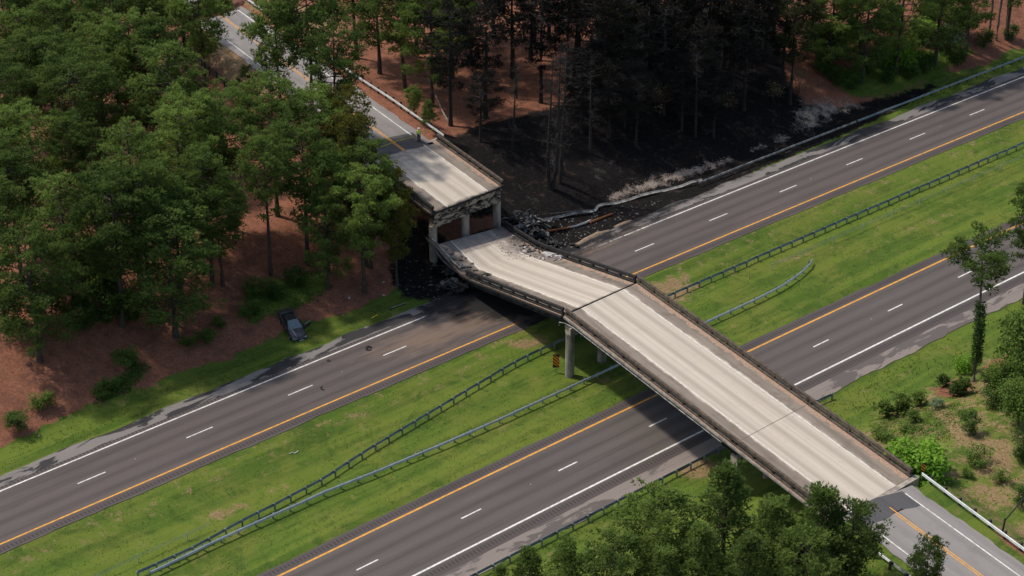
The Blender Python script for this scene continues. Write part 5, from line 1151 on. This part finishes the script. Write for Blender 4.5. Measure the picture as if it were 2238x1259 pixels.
def rubble_field(name, label, poly_pts, n, smin, smax, mat, seed, dz=0.0, onz=None):
    r = np.random.RandomState(seed); P = np.array(poly_pts); co = []; q = []
    base = np.array([(math.cos(a) * b, math.sin(a) * b, z) for z, b in ((0, .6), (.35, .4)) for a in np.arange(4) * 1.5708])
    fc = np.array([(0, 1, 5, 4), (1, 2, 6, 5), (2, 3, 7, 6), (3, 0, 4, 7), (4, 5, 6, 7)])
    lo, hi = P.min(0), P.max(0); k = 0
    while k < n:
        x, y = r.uniform(lo[0], hi[0]), r.uniform(lo[1], hi[1])
        if sdist(P, np.array([x]), np.array([y]))[0] < 0: continue
        s = r.uniform(smin, smax); a = r.uniform(0, 6.28); R = np.array([[math.cos(a), -math.sin(a)], [math.sin(a), math.cos(a)]])
        b = base * r.uniform(.6, 1.4, (8, 1)) * np.array([s * r.uniform(.6, 2.2), s, s]); b[:, :2] = b[:, :2] @ R.T
        z = (hz(x, y) if onz is None else onz(x, y)) + dz
        co.append(b + np.array([x, y, z])); q.append(fc + 8 * k); k += 1
    tag(place(name, rawmesh(name, np.concatenate(co), np.concatenate(q)), mat), label, 'debris', kind='stuff')
rubble_field('fine_debris', 'ashy grit and splinters strewn over the low end of the collapsed span', [tuple(br(u, v)) for u, v in ((-26, -1.8), (-26, 1.0), (-20, 2.2), (-17, 0.2), (-15, -1.8))], 260, .05, .14, 'rubble', 5, onz=lambda x, y: zdeck(x, y))
rubble_field('fine_debris', 'small burnt scraps scattered on the black verge left of the collapsed span', [(-12.46, 200.87), (-8.83, 200.62), (-6.08, 194.74), (-8.03, 192.11), (-11.60, 192.70), (-13.31, 196.43)], 60, .06, .20, 'scrap', 6)
rubble_field('fine_debris', 'burnt fragments spread between the wreckage and the far carriageway', [(1.13, 208.02), (4.41, 212.12), (11.69, 216.21), (18.50, 218.65), (15.45, 214.16), (11.44, 210.52), (6.42, 204.66), (3.24, 204.68)], 150, .06, .22, 'scrap', 7)
rubble_field('fine_debris', 'charred flakes under the standing columns', [(-8.87, 202.02), (-5.80, 205.84), (-1.56, 209.04), (-1.82, 207.52), (-5.25, 204.61), (-7.05, 202.61)], 80, .08, .25, 'scrap_dark', 8)
rubble_field('fine_debris', 'pale stones scattered over the ashy slope', [(11.48, 218.24), (15.32, 222.26), (20.68, 225.88), (27.44, 230.55), (27.96, 229.76), (22.95, 225.35), (16.95, 220.84), (12.27, 216.98)], 260, .05, .13, 'stone_tan', 10)
# burnt wreckage heap
def wreck(label, pts, seed, nbar, nsheet, spread, hmax):
    r = random.Random(seed); c = pts; o = root('burnt_wreckage', (c[0], c[1], hz(c[0], c[1])), label, 'wreckage')
    for i in range(nbar):
        a = r.uniform(0, 6.28); L = r.uniform(.7, 2.6); x, y = r.gauss(0, spread), r.gauss(0, spread * .55); z = r.uniform(.1, hmax)
        d = Vector((math.cos(a) * L, math.sin(a) * L, r.uniform(-.5, .6)))
        p0 = Vector((c[0] + x, c[1] + y, hz(c[0] + x, c[1] + y) + z)); p1 = p0 + d * .5 + Vector((r.gauss(0, .2), r.gauss(0, .2), r.gauss(0, .2)))
        place('bar', MB().tube([p0 - d * .5, p1 - d * .3, p0 + d * .5], r.uniform(.03, .075), 5).mesh('bar'), r.choice(('scrap_dark', 'scrap', 'scrap_dark')), o)
    for i in range(nsheet):
        n = 5; x, y = r.gauss(0, spread), r.gauss(0, spread * .55); ax, ay = r.uniform(.3, .9), r.uniform(.25, .6); a = r.uniform(0, 6.28); tl = r.uniform(-.9, .9); z = r.uniform(.15, hmax)
        Rm = Matrix.Rotation(a, 3, 'Z') @ Matrix.Rotation(tl, 3, 'X'); base = Vector((c[0] + x, c[1] + y, hz(c[0] + x, c[1] + y) + z)); m = MB()
        vs = [base + Rm @ Vector(((u / (n - 1) - .5) * 2 * ax, (v / (n - 1) - .5) * 2 * ay, r.gauss(0, .12))) for u in range(n) for v in range(n)]
        vs2 = [p + Rm @ Vector((0, 0, .03)) for p in vs]
        f = [(u * n + v, (u + 1) * n + v, (u + 1) * n + v + 1, u * n + v + 1) for u in range(n - 1) for v in range(n - 1)]
        m.add(vs, [q[::-1] for q in f]); m.add(vs2, f); place('crumpled_sheet', m.mesh('crumpled_sheet'), r.choice(('scrap', 'scrap_dark', 'scrap', 'scrap_dark')), o)
wreck('heap of burnt crumpled metal between the columns and the torn guardrail', (1.78, 209.77, 0.32), 3, 34, 28, 1.4, 1.3)
wreck('scatter of burnt metal in front of the main heap beside the rail', (4.06, 206.51, -0.12), 4, 16, 8, 1.4, .35)
wreck('crumpled grey sheet metal lying beside the left edge of the collapsed span', (-7.66, 200.03, -0.10), 6, 5, 7, .7, .6)
wreck('bent blackened metal tangled along the broken left rail', [*br(-20.6, 8.9), 0], 8, 16, 9, 1.1, 1.5)
ribbon('fallen_rail', [(*br(-27.4, 8.6), 3.7), (*br(-25.5, 8.75), 3.2), (*br(-23.5, 8.85), 2.7), (*br(-21.5, 8.8), 2.5), (*br(-20.4, 8.5), 2.3)], .28, 'steel_burnt', None, .05, 'bent steel rail beam hanging along the left edge of the collapsed span', 'rail', 'bent rails')
ribbon('fallen_rail', [(*br(-27.5, 8.2), 3.8), (*br(-25.0, 8.15), 3.4), (*br(-22.0, 8.2), 2.9), (*br(-20.6, 8.1), 2.7)], .22, 'zinc_burnt', None, .04, 'paler bent rail strip just inside the hanging beam', 'rail', 'bent rails')
ob = [(4.16, 209.78, -0.16), (5.75, 210.52, -0.24), (6.84, 210.91, -0.25)]; ribbon('rusted_beam', zadd(ob, .22), .42, 'rust_orange', None, .07, 'orange rusted beam lying nearest the wreckage heap', 'beam', 'orange beams')
ob = [(9.33, 212.15, -0.21), (10.74, 213.37, -0.21), (12.05, 214.48, -0.21)]; ribbon('rusted_beam', zadd(ob, .22), .36, 'rust_orange', None, .07, 'orange rusted beam lying farther up the burnt verge', 'beam', 'orange beams')
ob = [(6.74, 210.91, -0.25), (7.78, 211.37, -0.24), (8.78, 212.08, -0.24), (9.47, 212.83, -0.24)]; ribbon('ash_covered_beam', zadd(ob, .22), .40, 'white_ash', None, .07, 'white ash-covered beam between the two orange ones', 'beam')
# sandy ridge along the burnt shoulder
def mound(name, pts, w, h, mat, label, cat, seed, z0=None, n=7):
    r = random.Random(seed); rings = []; P = [Vector((p[0], p[1], 0)) for p in pts]
    for i, p in enumerate(P):
        d = (P[min(i + 1, len(P) - 1)] - P[max(i - 1, 0)]).normalized(); a = Vector((-d.y, d.x, 0)); e = math.sin(math.pi * (i + .35) / (len(P) - .3)) ** .6; row = []
        for k in range(n):
            t = k / (n - 1) * 2 - 1; ww = w * e * r.uniform(.8, 1.15); q = p + a * t * ww; z = (hz(q.x, q.y) if z0 is None else z0) - .03
            row.append((q.x, q.y, z + h * e * (1 - t * t) * r.uniform(.6, 1.3)))
        rings.append(row)
    tag(place(name, MB().sweep(rings, closed=False, caps=False).mesh(name), mat, smooth=True), label, cat)
mound('sand_ridge', [(6.76, 205.60, 0.00), (7.31, 206.06, 0.00), (7.96, 206.64, 0.00), (8.63, 207.58, 0.00), (9.30, 208.28, 0.00), (9.98, 209.11, 0.00), (10.75, 209.58, 0.00), (11.54, 210.18, 0.00)], .45, .28, 'sand', 'sandy ridge spread along the burnt shoulder nearest the collapsed span', 'sand', 2)
mound('sand_ridge', [(12.11, 210.90, 0.00), (12.79, 211.50, 0.00), (13.47, 212.11, 0.00), (14.27, 212.71, 0.00)], .35, .2, 'sand', 'smaller sandy ridge farther along the burnt shoulder', 'sand', 3)
mound('dirt_pile', [br(-99.5 + .4 * i, -2.2 + 1.15 * i) for i in range(9)], 2.0, .95, 'dirt_pile', 'heap of reddish dirt dumped across the far approach road', 'dirt pile', 5, z0=7.0, n=11)
# tyres and scraps on the far carriageway
def ring(name, p, R, r, rz, tilt, mat, label, cat, arc=6.283):
    m = MB(); n = 16; pts = [(R * math.cos(arc * i / n), R * math.sin(arc * i / n), 0) for i in range(n + 1)]; m.tube(pts, r, 6); o = place(name, m.mesh(name), mat, None, (p[0], p[1], r * .9 + .01), (tilt, 0, rz)); tag(o, label, cat)
ring('road_debris', (-15.19, 182.25, 0.00), .30, .09, .5, .25, 'rubber', 'torn tyre lying just inside the white edge line of the far carriageway', 'tyre', 5.2)
ring('road_debris', (-19.26, 179.78, 0.00), .16, .04, 0, .1, 'scrap_dark', 'small dark ring lying left of the torn tyre', 'tyre')
ring('road_debris', (-19.28, 174.28, 0.00), .34, .05, 2.2, .1, 'rubber', 'curved strip of tyre tread beside a lane dash', 'tyre', 2.6)
fl = (-9.07, 162.10, -0.40); ring('bumper_scrap', (fl[0], fl[1], 0), .35, .05, .6, .2, 'sand', 'brown curled scrap caught on the lower median guardrail', 'litter', 4.0)
cp = (-21.29, 162.80, -0.33); ribbon('plastic_strip', zadd([(-21.72, 162.61, -0.32), (-21.39, 162.86, -0.32), (-21.15, 162.74, -0.35), (-20.88, 163.12, -0.33)], .05), .12, 'litter_white', None, .02, 'pale curved strip lying in the median grass', 'litter')
for p, s, lab in (((-46.75, 165.64, -0.22), .22, 'white scrap on the grass verge at the far left'), ((-44.61, 167.41, -0.23), .13, 'tiny white scrap right of the one at the far left'), ((-36.50, 161.24, 0.00), .11, 'white speck on the far carriageway between two left dashes'), ((-17.70, 177.55, 0.00), .11, 'white speck on the far carriageway below the torn tyre'), ((-41.63, 147.95, -0.10), .12, 'white speck in the median grass at the bottom left'),
                  ((-3.80, 166.12, -0.40), .14, 'white scrap on the grass between the median guardrail and near carriageway'), ((1.79, 156.89, 0.00), .12, 'white speck on the near carriageway left of the deck'), ((39.17, 188.69, 0.00), .13, 'white speck on the near carriageway right of the deck'), ((56.39, 240.06, 0.00), .12, 'white speck on the far carriageway at the upper right'), ((37.21, 224.14, 0.00), .12, 'white speck on the far carriageway between two right dashes'),
                  ((-18.03, 192.82, 0.31), .35, 'pale scrap on the black verge above the edge rail piece'), ((-14.42, 196.32, 0.42), .28, 'white scrap on the black verge near the left column'), ((-14.32, 194.23, -0.13), .25, 'white scrap between the car and the collapsed span'), ((-18.44, 189.87, -0.24), .14, 'little white scrap on grass right of the wrecked car'), ((23.78, 199.95, -0.40), .2, 'white scrap by the median guardrail right of the deck'), ((62.60, 229.88, -0.41), .15, 'white scrap in the median at the upper right')):
    o = place('litter', CH_M['white_ash'][len(lab) % 6], None, None, (p[0], p[1], p[2] + s * .2), (.2, .1, len(lab)), scale=(s * 1.4, s, s * .8)); tag(o, lab, 'litter')
ep = [(-13.53, 190.92, -0.08), (-12.65, 191.53, -0.07), (-11.78, 192.26, -0.07)]; ribbon('rail_piece', zadd(ep, .15), .28, 'zinc_burnt', None, .02, 'pale length of broken rail lying on the burnt verge left of the span', 'rail')
ep = [(-15.26, 188.85, -0.06), (-14.99, 189.26, -0.06), (-14.71, 189.57, -0.07)]; ribbon('yellow_scrap', zadd(ep, .12), .16, 'tape_yellow', None, .03, 'small yellow strip on the shoulder edge right of the wrecked car', 'litter')
# dead and leaning trunks
def pole(name, pts, r0, r1, mat, label, cat, group=None):
    tag(place(name, MB().tube(pts, np.linspace(r0, r1, len(pts)), 6).mesh(name), mat), label, cat, group)
a = (-10.99, 239.93, 4.71); b = (-8.77, 231.78, 4.86); c = (-7.72, 229.58, 4.77); pole('fallen_log', [(a[0], a[1], a[2] + 2.4), (b[0], b[1], b[2] + .9), (c[0], c[1], c[2] + .1)], .06, .12, 'bark_dead', 'pale dead trunk leaning over the straw beside the burn', 'log')
a = (42.02, 139.73, 6.71); b = (45.37, 145.58, 4.85); pole('leaning_pole', [(a[0], a[1], a[2] - .2), (a[0] + .1, a[1], a[2] + 1.5)], .09, .08, 'bark_burnt', 'dark stub post behind the near guardrail', 'post'); pole('fallen_log', [(a[0] + .1, a[1], a[2] + 1.3), (b[0], b[1], b[2] + 1.6)], .06, .09, 'bark_burnt', 'dark leaning limb resting on the stub post by the near guardrail', 'log')
